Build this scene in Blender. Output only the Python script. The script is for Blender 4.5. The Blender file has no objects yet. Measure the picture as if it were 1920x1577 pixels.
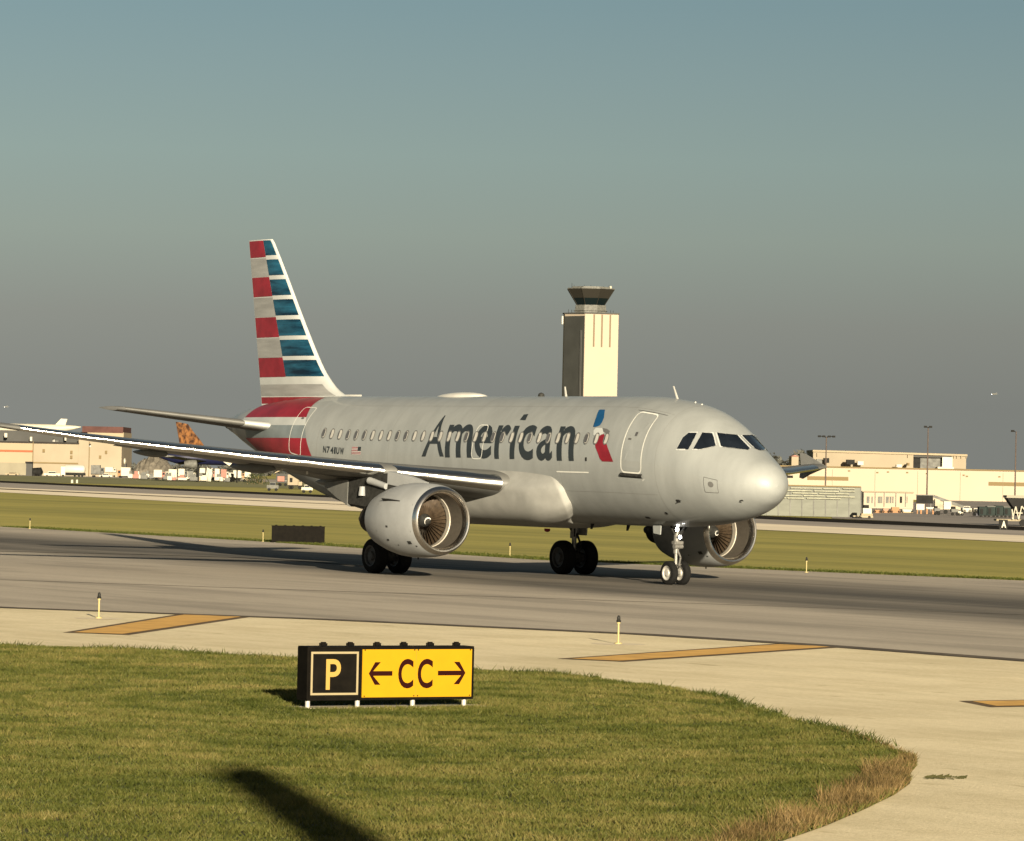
import bpy, bmesh, math, random
import numpy as np
from mathutils import Vector, Matrix

SC = bpy.context.scene
COL = SC.collection
random.seed(7)
rad = math.radians

# ---------------------------------------------------------------- camera
CAM = Vector((100.12, -77.59, 3.338))
YAW, PITCH, ROLL = rad(-55.8967), rad(0.7664), rad(1.2258)
FPX = 7752.2                                   # focal length in pixels of a 1920 px wide picture
Fv = Vector((math.sin(YAW)*math.cos(PITCH), math.cos(YAW)*math.cos(PITCH), math.sin(PITCH)))
_r = Vector((math.cos(YAW), -math.sin(YAW), 0)); _u = _r.cross(Fv)
Rv = _r*math.cos(ROLL)+_u*math.sin(ROLL); Uv = -_r*math.sin(ROLL)+_u*math.cos(ROLL)
cd = bpy.data.cameras.new('camera'); cam = bpy.data.objects.new('camera', cd); COL.objects.link(cam)
cam.matrix_world = Matrix(((Rv.x, Uv.x, -Fv.x, CAM.x), (Rv.y, Uv.y, -Fv.y, CAM.y), (Rv.z, Uv.z, -Fv.z, CAM.z), (0, 0, 0, 1)))
cd.sensor_width = 36; cd.lens = 36*FPX/1920; cd.clip_start = 0.5; cd.clip_end = 25000
SC.camera = cam

# ---------------------------------------------------------------- sky and sun
SUN_DIR = Vector((0.921*math.cos(rad(12.0)), -0.389*math.cos(rad(12.0)), math.sin(rad(12.0)))).normalized()
w = bpy.data.worlds.new('World'); SC.world = w; w.use_nodes = True
nt = w.node_tree; N = nt.nodes; L = nt.links; N.clear()
out = N.new('ShaderNodeOutputWorld'); bg = N.new('ShaderNodeBackground'); L.new(bg.outputs[0], out.inputs[0])
sky = N.new('ShaderNodeTexSky'); sky.sky_type = 'NISHITA'; sky.sun_disc = False
sky.sun_elevation = rad(12.0); sky.sun_rotation = math.atan2(SUN_DIR.x, SUN_DIR.y)
sky.dust_density = 3.0; sky.air_density = 1.0
sk = N.new('ShaderNodeVectorMath'); sk.operation = 'MULTIPLY'; sk.inputs[1].default_value = (.25, .22, .185)
L.new(sky.outputs[0], sk.inputs[0])
tc = N.new('ShaderNodeTexCoord'); sp = N.new('ShaderNodeSeparateXYZ'); L.new(tc.outputs['Generated'], sp.inputs[0])
# band of dusty air over the horizon, by elevation
ramp = N.new('ShaderNodeValToRGB'); mr = N.new('ShaderNodeMapRange')
mr.inputs['From Min'].default_value = 0; mr.inputs['From Max'].default_value = 0.20
L.new(sp.outputs['Z'], mr.inputs['Value']); L.new(mr.outputs[0], ramp.inputs[0])
def lin(c): return tuple(((v/255)/12.92 if v/255 <= .04045 else ((v/255+.055)/1.055)**2.4) for v in c)
EXPO = 1.68
BGS = 0.10
stops = [(0.0, (130, 132, 127)), (0.019, (131, 133, 127)), (0.0375, (139, 142, 134)), (0.0575, (146, 157, 147)), (0.0767, (144, 162, 156)),
         (0.096, (136, 158, 158)), (0.115, (127, 153, 158)), (0.20, (120, 148, 160))]
cr = ramp.color_ramp
while len(cr.elements) < len(stops): cr.elements.new(0.5)
for e, (p, c) in zip(cr.elements, stops):
    e.position = p/0.20; c = lin(c); k = 1/(2**EXPO)/BGS/10
    e.color = (c[0]*k, c[1]*k, c[2]*k, 1)
up = N.new('ShaderNodeVectorMath'); up.operation = 'SCALE'; up.inputs['Scale'].default_value = 10
L.new(ramp.outputs[0], up.inputs[0])
# a little brighter to the left of the view, as in the evening air
nz = N.new('ShaderNodeTexNoise'); nz.inputs['Scale'].default_value = 3; L.new(tc.outputs['Generated'], nz.inputs[0])
az = N.new('ShaderNodeVectorMath'); az.operation = 'DOT_PRODUCT'; az.inputs[1].default_value = (-.56, -.828, 0); L.new(tc.outputs['Generated'], az.inputs[0])
azm = N.new('ShaderNodeMath'); azm.operation = 'MULTIPLY_ADD'; azm.inputs[1].default_value = 0.5; azm.inputs[2].default_value = 1.0; azm.use_clamp = False
L.new(az.outputs['Value'], azm.inputs[0])
azc = N.new('ShaderNodeClamp'); azc.inputs['Min'].default_value = .85; azc.inputs['Max'].default_value = 1.2; L.new(azm.outputs[0], azc.inputs[0])
up2 = N.new('ShaderNodeVectorMath'); up2.operation = 'SCALE'; L.new(up.outputs[0], up2.inputs[0]); L.new(azc.outputs[0], up2.inputs['Scale'])
mx = N.new('ShaderNodeMix'); mx.data_type = 'RGBA'
mf = N.new('ShaderNodeMapRange'); mf.inputs['From Min'].default_value = .16; mf.inputs['From Max'].default_value = .45
L.new(sp.outputs['Z'], mf.inputs['Value']); L.new(mf.outputs[0], mx.inputs['Factor'])
L.new(up2.outputs[0], mx.inputs['A']); L.new(sk.outputs[0], mx.inputs['B'])
L.new(mx.outputs['Result'], bg.inputs['Color']); bg.inputs['Strength'].default_value = BGS
sd = bpy.data.lights.new('sun', 'SUN'); so = bpy.data.objects.new('sun', sd); COL.objects.link(so)
sd.energy = 5.0; sd.angle = rad(0.5); sd.color = (1.0, 0.865, 0.65)
so.rotation_euler = SUN_DIR.to_track_quat('Z', 'Y').to_euler()
SC.view_settings.view_transform = 'Standard'; SC.view_settings.look = 'None'; SC.view_settings.gamma = 1
SC.view_settings.exposure = EXPO; SC.render.film_transparent = False

# ---------------------------------------------------------------- places: camera ray helpers used only to read positions off the survey
def at(px, D, z):
    a = D*(px-960)/FPX; b = (z-CAM.z-D*Fv.z-a*Rv.z)/Uv.z
    return CAM+Fv*D+Rv*a+Uv*b
def zat(px, py, D): return (CAM+Fv*D+Rv*(D*(px-960)/FPX)-Uv*(D*(py-788.5)/FPX)).z
def gnd(px, py):
    d = Fv+Rv*((px-960)/FPX)-Uv*((py-788.5)/FPX); p = CAM+d*(-CAM.z/d.z); return (p.x, p.y)
YAWH = math.atan2(Rv.y, Rv.x)                  # local x of far things runs to the right across the view

# ---------------------------------------------------------------- materials
def mat(name, col, rough=.6, metal=0.0, var=0.0, scale=4.0, col2=None, bump=0.0, bscale=40.0, emit=None, coat=0.0, vec=None, detail=4, spec=.22, flakes=0):
    m = bpy.data.materials.new(name); m.use_nodes = True; nt = m.node_tree; N = nt.nodes; L = nt.links
    b = N['Principled BSDF']; b.inputs['Roughness'].default_value = rough; b.inputs['Metallic'].default_value = metal
    b.inputs['Specular IOR Level'].default_value = spec
    b.inputs['Base Color'].default_value = (*col, 1)
    if coat: b.inputs['Coat Weight'].default_value = coat; b.inputs['Coat Roughness'].default_value = .05
    if emit: b.inputs['Emission Color'].default_value = (*emit[0], 1); b.inputs['Emission Strength'].default_value = emit[1]
    geo = N.new('ShaderNodeTexCoord'); src = geo.outputs['Object']
    if vec:
        mp = N.new('ShaderNodeMapping'); mp.inputs['Scale'].default_value = vec; L.new(src, mp.inputs[0]); src = mp.outputs[0]
    if var or col2:
        n = N.new('ShaderNodeTexNoise'); n.inputs['Scale'].default_value = scale; n.inputs['Detail'].default_value = detail; n.inputs['Roughness'].default_value = .6
        L.new(src, n.inputs['Vector'])
        r = N.new('ShaderNodeValToRGB'); r.color_ramp.elements[0].position = .36; r.color_ramp.elements[1].position = .64
        c2 = col2 if col2 else tuple(c*(1+var) for c in col); c1 = col if col2 else tuple(c*(1-var) for c in col)
        r.color_ramp.elements[0].color = (*c1, 1); r.color_ramp.elements[1].color = (*c2, 1)
        L.new(n.outputs['Fac'], r.inputs[0]); L.new(r.outputs[0], b.inputs['Base Color'])
    if bump:
        n2 = N.new('ShaderNodeTexNoise'); n2.inputs['Scale'].default_value = bscale; n2.inputs['Detail'].default_value = 5; L.new(src, n2.inputs['Vector'])
        bp = N.new('ShaderNodeBump'); bp.inputs['Strength'].default_value = bump; bp.inputs['Distance'].default_value = .02
        L.new(n2.outputs['Fac'], bp.inputs['Height']); L.new(bp.outputs[0], b.inputs['Normal'])
    return m
silver = mat('silver_paint', (.190, .199, .191), .50, .05, var=.07, scale=1.1, bump=.04, bscale=2.0, coat=.25, spec=.3, vec=(1.6, 1, .5), detail=8)
silver2 = mat('fairing_paint', (.205, .205, .188), .58, .0, var=.10, scale=1.4, spec=.2)
cowlp = mat('cowl_paint', (.20, .206, .203), .5, .0, var=.06, scale=1.8)
wingp = mat('wing_grey', (.085, .085, .078), .55, .0, var=.15, scale=1.2, spec=.3)
flapp = mat('flap_grey', (.15, .15, .14), .5, .1, var=.1, scale=2)
chrome = mat('polished_slat', (.52, .51, .47), .27, 1.0, var=.03, scale=3)
lipm = mat('inlet_metal', (.58, .55, .50), .26, 1.0, var=.05, scale=6)
ductm = mat('duct_liner', (.070, .062, .050), .5, .3, var=.1, scale=9)
fanm = mat('fan_blade', (.036, .025, .015), .55, .3, var=.25, scale=8)
blackm = mat('hot_section', (.020, .017, .013), .7, .0, var=.3, scale=6, spec=.1)
tyre = mat('tyre_rubber', (.0075, .0075, .007), .9, var=.2, scale=12, spec=.08)
rimm = mat('wheel_hub', (.32, .31, .28), .45, .2, var=.08, scale=20)
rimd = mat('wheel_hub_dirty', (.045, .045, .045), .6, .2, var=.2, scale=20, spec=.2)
steel = mat('gear_steel', (.17, .165, .15), .4, .5, var=.2, scale=15)
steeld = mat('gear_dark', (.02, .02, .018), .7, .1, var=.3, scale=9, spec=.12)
redp = mat('tail_red', (.155, .008, .014), .40, .0, var=.2, scale=1.3, spec=.25)
bluep = mat('tail_blue', (.0008, .007, .016), .40, .0, var=.0, scale=1.6, col2=(.010, .058, .095), vec=(.30, 1, 2.2), spec=.2)
whitep = mat('tail_white', (.31, .32, .305), .42, .0, var=.05, scale=1.5, coat=.05)
greyp = mat('tail_grey', (.19, .19, .18), .42, .0, var=.16, scale=1.0, vec=(.4, 1, 3), coat=.1)
bluegrey = mat('stripe_bluegrey', (.125, .145, .148), .5, .0, var=.12, scale=1.2)
letm = mat('letter_grey', (.017, .021, .023), .45, .0, var=.06, scale=2, spec=.2)
fbluem = mat('mark_blue', (.006, .05, .125), .36, var=.12, scale=1.5, coat=.1)
winm = mat('cabin_window_shade', (.30, .29, .26), .3, var=.1, scale=3)
windark = mat('cabin_window_dark', (.06, .06, .06), .2, var=.1, scale=3)
framem = mat('window_frame', (.10, .10, .095), .4, .2)
outl = mat('door_outline', (.46, .46, .42), .4, var=.05)
glass = mat('cockpit_glass', (.006, .008, .011), .08, .0, var=.3, scale=1.2, spec=.45)
whitem = mat('white_paint', (.42, .41, .37), .4, var=.05, scale=2, coat=.1)
seam = mat('panel_seam', (.07, .07, .065), .5)
lampm = mat('lit_lamp', (1, 1, 1), .2, emit=((1, .97, .9), 6))
lampw = mat('lamp_glass', (.5, .5, .5), .1, .2)

# ---------------------------------------------------------------- mesh helpers
class MB:
    def __init__(s): s.v = []; s.f = []; s.sm = []
    def add(s, vs, fs, smooth=False):
        o = len(s.v); s.v += [tuple(v) for v in vs]; s.f += [tuple(i+o for i in f) for f in fs]; s.sm += [smooth]*len(fs); return s
    def box(s, c, d, R=None):
        x, y, z = d[0]/2, d[1]/2, d[2]/2
        vs = [Vector((a*x, b*y, e*z)) for e in (-1, 1) for b in (-1, 1) for a in (-1, 1)]
        if R: vs = [R @ v for v in vs]
        vs = [v+Vector(c) for v in vs]
        return s.add(vs, [(0, 2, 3, 1), (4, 5, 7, 6), (0, 1, 5, 4), (2, 6, 7, 3), (0, 4, 6, 2), (1, 3, 7, 5)])
    def bbox(s, x0, x1, y0, y1, z0, z1): return s.box(((x0+x1)/2, (y0+y1)/2, (z0+z1)/2), (abs(x1-x0), abs(y1-y0), abs(z1-z0)))
    def tube(s, p0, p1, r0, r1=None, n=12, caps=True):
        r1 = r0 if r1 is None else r1; p0 = Vector(p0); p1 = Vector(p1); d = (p1-p0).normalized()
        a = d.orthogonal().normalized(); b = d.cross(a)
        vs = [p0+(a*math.cos(t)+b*math.sin(t))*r0 for t in [2*math.pi*i/n for i in range(n)]]+[p1+(a*math.cos(t)+b*math.sin(t))*r1 for t in [2*math.pi*i/n for i in range(n)]]
        s.add(vs, [(i, (i+1) % n, n+(i+1) % n, n+i) for i in range(n)], True)
        if caps: s.add(vs[:n], [tuple(reversed(range(n)))]); s.add(vs[n:], [tuple(range(n))])
        return s
    def lathe(s, prof, o, ax, n=48, closed=False, smooth=True):      # prof: (distance along ax, radius)
        o = Vector(o); ax = Vector(ax).normalized(); a = ax.orthogonal().normalized(); b = ax.cross(a); m = len(prof)
        vs = [o+ax*t+(a*math.cos(q)+b*math.sin(q))*r for t, r in prof for q in [2*math.pi*i/n for i in range(n)]]
        fs = [(j*n+i, j*n+(i+1) % n, (j+1)*n+(i+1) % n, (j+1)*n+i) for j in range(m-1) for i in range(n)]
        return s.add(vs, fs, smooth)
    def loft(s, secs, closed=True, caps=True, smooth=True):
        n = len(secs[0]); m = len(secs); vs = [p for q in secs for p in q]; k = n if closed else n-1
        s.add(vs, [(j*n+i, j*n+(i+1) % n, (j+1)*n+(i+1) % n, (j+1)*n+i) for j in range(m-1) for i in range(k)], smooth)
        if caps: s.add(secs[0], [tuple(reversed(range(n)))]); s.add(secs[-1], [tuple(range(n))])
        return s
    def prism(s, pts, y0, y1, axis='y'):                               # outline in x,z pushed through y
        n = len(pts); vs = [(p[0], y0, p[1]) for p in pts]+[(p[0], y1, p[1]) for p in pts]
        if axis == 'z': vs = [(p[0], p[1], y0) for p in pts]+[(p[0], p[1], y1) for p in pts]
        if axis == 'x': vs = [(y0, p[0], p[1]) for p in pts]+[(y1, p[0], p[1]) for p in pts]
        return s.add(vs, [tuple(range(n)), tuple(reversed(range(n, 2*n)))]+[(i, n+i, n+(i+1) % n, (i+1) % n) for i in range(n)])
    def quad(s, *p): return s.add(p, [tuple(range(len(p)))])
def part(name, mb, m, parent=None, T=None, recalc=True):
    me = bpy.data.meshes.new(name); me.from_pydata([tuple(v) for v in mb.v], [], mb.f)
    me.polygons.foreach_set('use_smooth', mb.sm)
    if recalc:
        bm = bmesh.new(); bm.from_mesh(me); bmesh.ops.remove_doubles(bm, verts=bm.verts, dist=1e-5); bmesh.ops.recalc_face_normals(bm, faces=bm.faces); bm.to_mesh(me); bm.free()
    if any(mb.sm): me.set_sharp_from_angle(angle=rad(38))
    me.materials.append(m)
    o = bpy.data.objects.new(name, me); COL.objects.link(o)
    if parent: o.parent = parent
    if T: o.matrix_local = T
    return o
def tag(o, label=None, cat=None, group=None, kind=None):
    if label: o['label'] = label
    if cat: o['category'] = cat
    if group: o['group'] = group
    if kind: o['kind'] = kind
    return o
def thing(name, label, cat, loc=(0, 0, 0), rz=0, group=None):
    o = bpy.data.objects.new(name, None); COL.objects.link(o); o.location = loc; o.rotation_euler = (0, 0, rz); o.empty_display_size = .1
    return tag(o, label, cat, group)
def clone(root, loc=None, rz=None, label=None):
    r = root.copy(); COL.objects.link(r)
    if loc is not None: r.location = loc
    if rz is not None: r.rotation_euler = (0, 0, rz)
    if label: r['label'] = label
    for ch in list(root.children):
        c = ch.copy(); COL.objects.link(c); c.parent = r
        for g in list(ch.children):
            d = g.copy(); COL.objects.link(d); d.parent = c
    return r
def glyph(ch, offset=0.0):
    """outline of one character as flat triangles, from Blender's built-in letter shapes, scaled to a unit box"""
    cu = bpy.data.curves.new('g', 'FONT'); cu.body = ch; cu.offset = offset; cu.resolution_u = 5
    o = bpy.data.objects.new('g', cu); COL.objects.link(o)
    dg = bpy.context.evaluated_depsgraph_get(); me = bpy.data.meshes.new_from_object(o.evaluated_get(dg))
    bm = bmesh.new(); bm.from_mesh(me); bmesh.ops.remove_doubles(bm, verts=bm.verts, dist=1e-4); bmesh.ops.triangulate(bm, faces=bm.faces)
    bpy.data.objects.remove(o); bpy.data.meshes.remove(me); bpy.data.curves.remove(cu)
    xs = [v.co.x for v in bm.verts]; ys = [v.co.y for v in bm.verts]; x0, x1, y0, y1 = min(xs), max(xs), min(ys), max(ys)
    for v in bm.verts: v.co.x = (v.co.x-x0)/(x1-x0); v.co.y = (v.co.y-y0)/(y1-y0); v.co.z = 0
    return bm, (x1-x0)/(y1-y0)
def cut(bm, us, vs):
    for u in us:
        g = bm.verts[:]+bm.edges[:]+bm.faces[:]; bmesh.ops.bisect_plane(bm, geom=g, plane_co=(u, 0, 0), plane_no=(1, 0, 0))
    for v in vs:
        g = bm.verts[:]+bm.edges[:]+bm.faces[:]; bmesh.ops.bisect_plane(bm, geom=g, plane_co=(0, v, 0), plane_no=(0, 1, 0))
def bm_out(mb, bm, f):
    bm.verts.ensure_lookup_table(); bm.verts.index_update()
    mb.add([f(v.co.x, v.co.y) for v in bm.verts], [tuple(v.index for v in fc.verts) for fc in bm.faces]); bm.free()
def pchip(xs, ys):
    n = len(xs); h = [xs[i+1]-xs[i] for i in range(n-1)]; d = [(ys[i+1]-ys[i])/h[i] for i in range(n-1)]
    m = [d[0]] + [0.0 if d[i-1]*d[i] <= 0 else 2*d[i-1]*d[i]/(d[i-1]+d[i]) for i in range(1, n-1)] + [d[-1]]
    def f(x):
        if x <= xs[0]: return ys[0]
        if x >= xs[-1]: return ys[-1]
        i = 0
        while x > xs[i+1]: i += 1
        t = (x-xs[i])/h[i]; t2 = t*t; t3 = t2*t
        return (2*t3-3*t2+1)*ys[i] + (t3-2*t2+t)*h[i]*m[i] + (-2*t3+3*t2)*ys[i+1] + (t3-t2)*h[i]*m[i+1]
    return f
ZC = 3.92
# fuselage profile: station aft of the nose against top line, keel line and half width
_top = pchip([0,.04,.12,.3,.6,1.0,1.5,1.9,2.3,2.7,3.1,3.6,4.2,5.0,6.0,7.0,25.5,28,30,31.5,32.6,33.2,33.4],
             [-.68,-.48,-.31,-.11,.08,.28,.55,.78,1.04,1.30,1.50,1.69,1.84,1.96,2.05,2.07,2.07,1.99,1.83,1.63,1.41,1.24,1.08])
_bot = pchip([0,.04,.12,.3,.6,1.0,1.5,2,3,4,5,6,21.5,23,25,27,29,31,32.6,33.2,33.4],
             [-.68,-.88,-1.02,-1.19,-1.35,-1.53,-1.69,-1.80,-1.94,-2.02,-2.06,-2.07,-2.07,-1.98,-1.64,-1.13,-.56,.08,.6,.80,.93])
_wid = pchip([0,.04,.12,.3,.6,1.0,1.5,2,2.6,3.2,4,5,6,7,23.5,25.5,27.5,29.5,31.5,32.6,33.2,33.4],
             [0,.22,.39,.62,.87,1.10,1.31,1.47,1.62,1.73,1.85,1.93,1.965,1.975,1.975,1.91,1.66,1.28,.82,.42,.27,.10])
def section(s):
    t, b, w = _top(s), _bot(s), _wid(s)
    return ZC+(t+b)/2, max((t-b)/2, 1e-4), max(w, 1e-4)     # centre height, half height, half width
# ================================================================ THE AIRLINER (nose at x=0, tail towards -x, starboard side towards -y)
AP, AR = -.004, -.021
TILT = Matrix(((1, 0, -AP, 2*AP), (0, 1, -AR, 0), (AP, AR, 1, 12*AP), (0, 0, 0, 1)))    # how the body sits on its springs
jet = thing('airliner', 'silver twin-engine airliner lettered American with striped red, white and blue tail, taxiing', 'airliner')
def surf(s, th, off=0.0):                                # point on the fuselage, th measured from the crest towards starboard
    c, a, wd = section(s); return Vector((-s, -(wd+off)*math.sin(th), c+(a+off)*math.cos(th)))
def th_of(s, z):
    c, a, wd = section(s); return math.acos(max(-1, min(1, (z-c)/a)))
mb = MB(); secs = []
ss = [3.0*(i/40)**2 for i in range(1, 40)]+[3+i*.16 for i in range(20)]+[6.2+i*.55 for i in range(28)]+[21.6+i*.3 for i in range(39)]+[33.1, 33.2, 33.3, 33.37]
for s_ in ss: secs.append([surf(s_, 2*math.pi*k/96) for k in range(96)])
mb.loft(secs, caps=False)
n0 = len(mb.v); mb.v.append((0, 0, ZC-.68)); mb.f += [(n0, i, (i+1) % 96) for i in range(96)]; mb.sm += [True]*96
mb.add(secs[-1], [tuple(range(96))])
body = part('fuselage', mb, silver, jet, TILT)

def grid(f, nu, nv, smooth=True, mb=None):
    mb = mb or MB(); vs = [f(u/nu, v/nv) for v in range(nv+1) for u in range(nu+1)]
    return mb.add(vs, [(v*(nu+1)+u, v*(nu+1)+u+1, (v+1)*(nu+1)+u+1, (v+1)*(nu+1)+u) for v in range(nv) for u in range(nu)], smooth)
sfront = pchip([3.5, 3.75, 4.39, 4.89, 5.15, 5.38, 5.60, 5.78, 5.95, 6.0], [24.0, 24.2, 24.68, 25.03, 25.25, 25.40, 25.58, 25.68, 25.90, 26.1])
def band(z0, z1, srear, m, name, off=.006):
    for sgn in (1, -1):
        def f(u, v):
            z = z0+(z1-z0)*v; a0 = sfront(z); s = a0+(srear(z)-a0)*u; th = th_of(s, z); p = surf(s, th, off)
            return Vector((p.x, p.y*sgn, p.z))
        part(name, grid(f, 40, 12), m, jet, TILT)
rr = lambda z: 30.95-.3*(z-5.1)
band(5.17, 5.985, lambda z: 30.72-(z-5.17)*1.0, redp, 'red_stripe')
band(4.88, 5.17, lambda z: 30.8, whitep, 'white_stripe')
band(4.42, 4.88, lambda z: 30.3, bluegrey, 'grey_stripe')
band(3.42, 4.42, lambda z: 28.2+(z-3.42)*2.3, redp, 'red_stripe')

# ---- patches and lines lying on the skin, given as (station, angle)
def patch(name, poly, m, off=.008, n=6, parent=None, mirror=False):
    bm = bmesh.new(); vs = [bm.verts.new((p[0], p[1]*2, 0)) for p in poly]; bm.faces.new(vs)
    us = [p[0] for p in poly]; ts = [p[1]*2 for p in poly]; bmesh.ops.triangulate(bm, faces=bm.faces)
    cut(bm, [min(us)+(max(us)-min(us))*i/n for i in range(1, n)], [min(ts)+(max(ts)-min(ts))*i/n for i in range(1, n)])
    mb = MB(); bm_out(mb, bm, lambda x, y: (lambda p: Vector((p.x, -p.y if mirror else p.y, p.z)))(surf(x, y/2, off)))
    return part(name, mb, m, parent or jet, None if parent else TILT)
def line(name, path, wd, m, off=.010, closed=True, parent=None, mb=None, mirror=False):
    """a thin painted strip along a closed path (rounded), on the skin"""
    P = [surf(s, t, off) for s, t in path]; n = len(P); mk = mb is None; mb = mb or MB()
    Q = []
    for i in range(n if closed else n-1):
        a, b = path[i], path[(i+1) % n]; K = max(1, int(max(abs(a[0]-b[0]), 2*abs(a[1]-b[1]))/.09))
        for k in range(K):
            t = k/K; Q.append((a[0]+(b[0]-a[0])*t, a[1]+(b[1]-a[1])*t))
    if not closed: Q.append(path[-1])
    m2 = len(Q); Lf = []; Rt = []
    for i, (s, t) in enumerate(Q):
        p0 = surf(*Q[(i-1) % m2 if closed else max(i-1, 0)], off); p1 = surf(*Q[(i+1) % m2 if closed else min(i+1, m2-1)], off); p = surf(s, t, off)
        c, a, w_ = section(s); nrm = Vector((0, p.y/(w_*w_+1e-6), (p.z-c)/(a*a))).normalized()
        d = (p1-p0).cross(nrm).normalized()*wd/2; Lf.append(p+d); Rt.append(p-d)
    fs = [(i, (i+1) % m2, m2+(i+1) % m2, m2+i) for i in range(m2 if closed else m2-1)]
    V = Lf+Rt
    if mirror: V = [Vector((v.x, -v.y, v.z)) for v in V]
    mb.add(V, fs)
    if mk: return part(name, mb, m, parent or jet, None if parent else TILT)
def rrect(s0, s1, t0, t1, rs, rt, n=4):
    o = []
    for cs, ct, q in ((s1-rs, t1-rt, 0), (s0+rs, t1-rt, 1), (s0+rs, t0+rt, 2), (s1-rs, t0+rt, 3)):
        for k in range(n+1):
            a = math.pi/2*(q+k/n); o.append((cs+rs*math.cos(a), ct+rt*math.sin(a)))
    return o
# doors (front and rear), each a panel with its painted outline, handle and sill
d1 = patch('passenger_door', rrect(4.60, 5.50, .735, 1.735, .12, .06), silver, .006)
line('door_outline', rrect(4.55, 5.55, .715, 1.755, .16, .09), .055, outl, .010, parent=d1)
patch('door_handle', rrect(5.20, 5.36, 1.215, 1.245, .03, .01), seam, .012, 2, parent=d1)
patch('door_window', rrect(4.98, 5.10, 1.10, 1.17, .03, .02), windark, .012, 2, parent=d1)
mb = MB(); grid(lambda u, v: surf(4.5+1.1*u, 1.765+.07*v, .012+.05*math.sin(math.pi*v)), 6, 4, mb=mb); part('door_sill', mb, steeld, d1)
patch('drip_rail', rrect(4.2, 5.7, .68, .688, .05, .003), seam, .016, 6)
d4 = patch('service_door', rrect(25.35, 25.55, 1.0, 1.04, .04, .015), seam, .014, 2)
line('door_outline', rrect(25.02, 25.90, .735, 1.76, .14, .08), .032, outl, .012, parent=d4)
ex = patch('overwing_exit', rrect(13.42, 13.98, 1.06, 1.60, .12, .08), silver, .004)
line('exit_outline', rrect(13.40, 14.02, 1.05, 1.615, .14, .09), .030, outl, .014, parent=ex)
# cabin windows
for k in range(33):
    s = 23.555-.533*k
    dk = k in (0, 3, 4, 5, 9, 10, 17, 20, 21, 24, 26, 30)
    o = patch('cabin_window', rrect(s-.105, s+.105, 1.178, 1.338, .10, .065, 3), windark if False else winm, .016, 2)
    line('window_frame', rrect(s-.12, s+.12, 1.168, 1.348, .11, .07, 3), .035, framem, .018, parent=o)
    patch('window_shade', rrect(s+(-.06 if dk else .05), s+.10, 1.19, 1.325, .03, .05, 2), windark, .019, 2, parent=o)
for k in range(33):
    s = 23.555-.533*k; patch('cabin_window', rrect(s-.115, s+.115, 1.172, 1.343, .10, .065, 3), winm, .016, 2, mirror=True)
# cockpit windows: white frame band, four panes seen plus their mirror pair
def pane(path):
    n = 3; cx = sum(p[0] for p in path)/len(path); cy = sum(p[1] for p in path)/len(path)
    return path
P1 = [(2.976, .835), (2.887, .804), (2.801, .771), (2.721, .735), (2.665, .873), (2.641, 1.009), (2.646, 1.142), (2.795, 1.180), (2.951, 1.213), (3.10, 1.236), (3.084, 1.154), (3.068, 1.066), (3.067, .975), (3.032, .930), (3.002, .883)]
P2 = [(2.608, .675), (2.523, .625), (2.445, .572), (2.373, .516), (2.23, .576), (2.092, .638), (1.959, .705), (1.964, .721), (1.969, .738), (1.974, .754), (2.075, .848), (2.188, .937), (2.315, 1.020), (2.380, 1.045), (2.446, 1.069), (2.514, 1.0926), (2.516, .955), (2.546, .816)]
P3 = [(2.322, .457), (2.163, .307), (2.082, .180), (2.035, .055), (2.010, .040), (1.78, .045), (1.56, .050), (1.349, .065), (1.317, .103), (1.288, .144), (1.262, .185), (1.407, .379), (1.598, .535), (1.82, .667), (1.984, .590), (2.151, .521)]
for mir in (False, True):
    for pth in (P1, P2, P3):
        o = patch('cockpit_window', pth, glass, .012, 5, mirror=mir)
        line('window_frame', pth, .05, whitep, .014, parent=o, mirror=mir)
# title lettering
LET = {'A': [(17.051, 1.598), (15.685, 1.590), (16.700, .8628), (16.160, .8622)], 'm': [(15.60, 1.604), (13.989, 1.599), (15.787, 1.041), (14.241, 1.036)],
 'e': [(13.86, 1.6115), (12.80, 1.607), (14.00, 1.0417), (13.03, 1.0477)], 'r': [(12.637, 1.609), (11.86, 1.6075), (12.842, 1.0425), (12.045, 1.040)],
 'ı': [(11.747, 1.6077), (11.476, 1.606), (11.896, 1.0568), (11.605, 1.0558)], 'c': [(11.239, 1.623), (10.398, 1.618), (11.40, 1.042), (10.560, 1.039)],
 'a': [(10.197, 1.624), (9.301, 1.618), (10.354, 1.0515), (9.50, 1.0486)], 'n': [(9.038, 1.6165), (8.09, 1.614), (9.265, 1.048), (8.295, 1.053)]}
def decal_text(ch, q, m, off, bold, name='letter', nv=10):
    bm, asp = glyph(ch, bold); cut(bm, [.25, .5, .75], [i/nv for i in range(1, nv)]); BL, BR, TL, TR = q; mb = MB()
    def f(x, y):
        s = (BL[0]*(1-x)+BR[0]*x)*(1-y)+(TL[0]*(1-x)+TR[0]*x)*y; t = (BL[1]*(1-x)+BR[1]*x)*(1-y)+(TL[1]*(1-x)+TR[1]*x)*y
        return surf(s, t, off)
    bm_out(mb, bm, f); return part(name, mb, m, jet, TILT)
for ch, q in LET.items(): decal_text(ch, q, letm, .0125, .012 if ch == 'A' else .017)
patch('letter', [(11.795, .9435), (11.47, .9472), (11.552, .8185), (11.79, .8297)], letm, .0125, 3)
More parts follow.
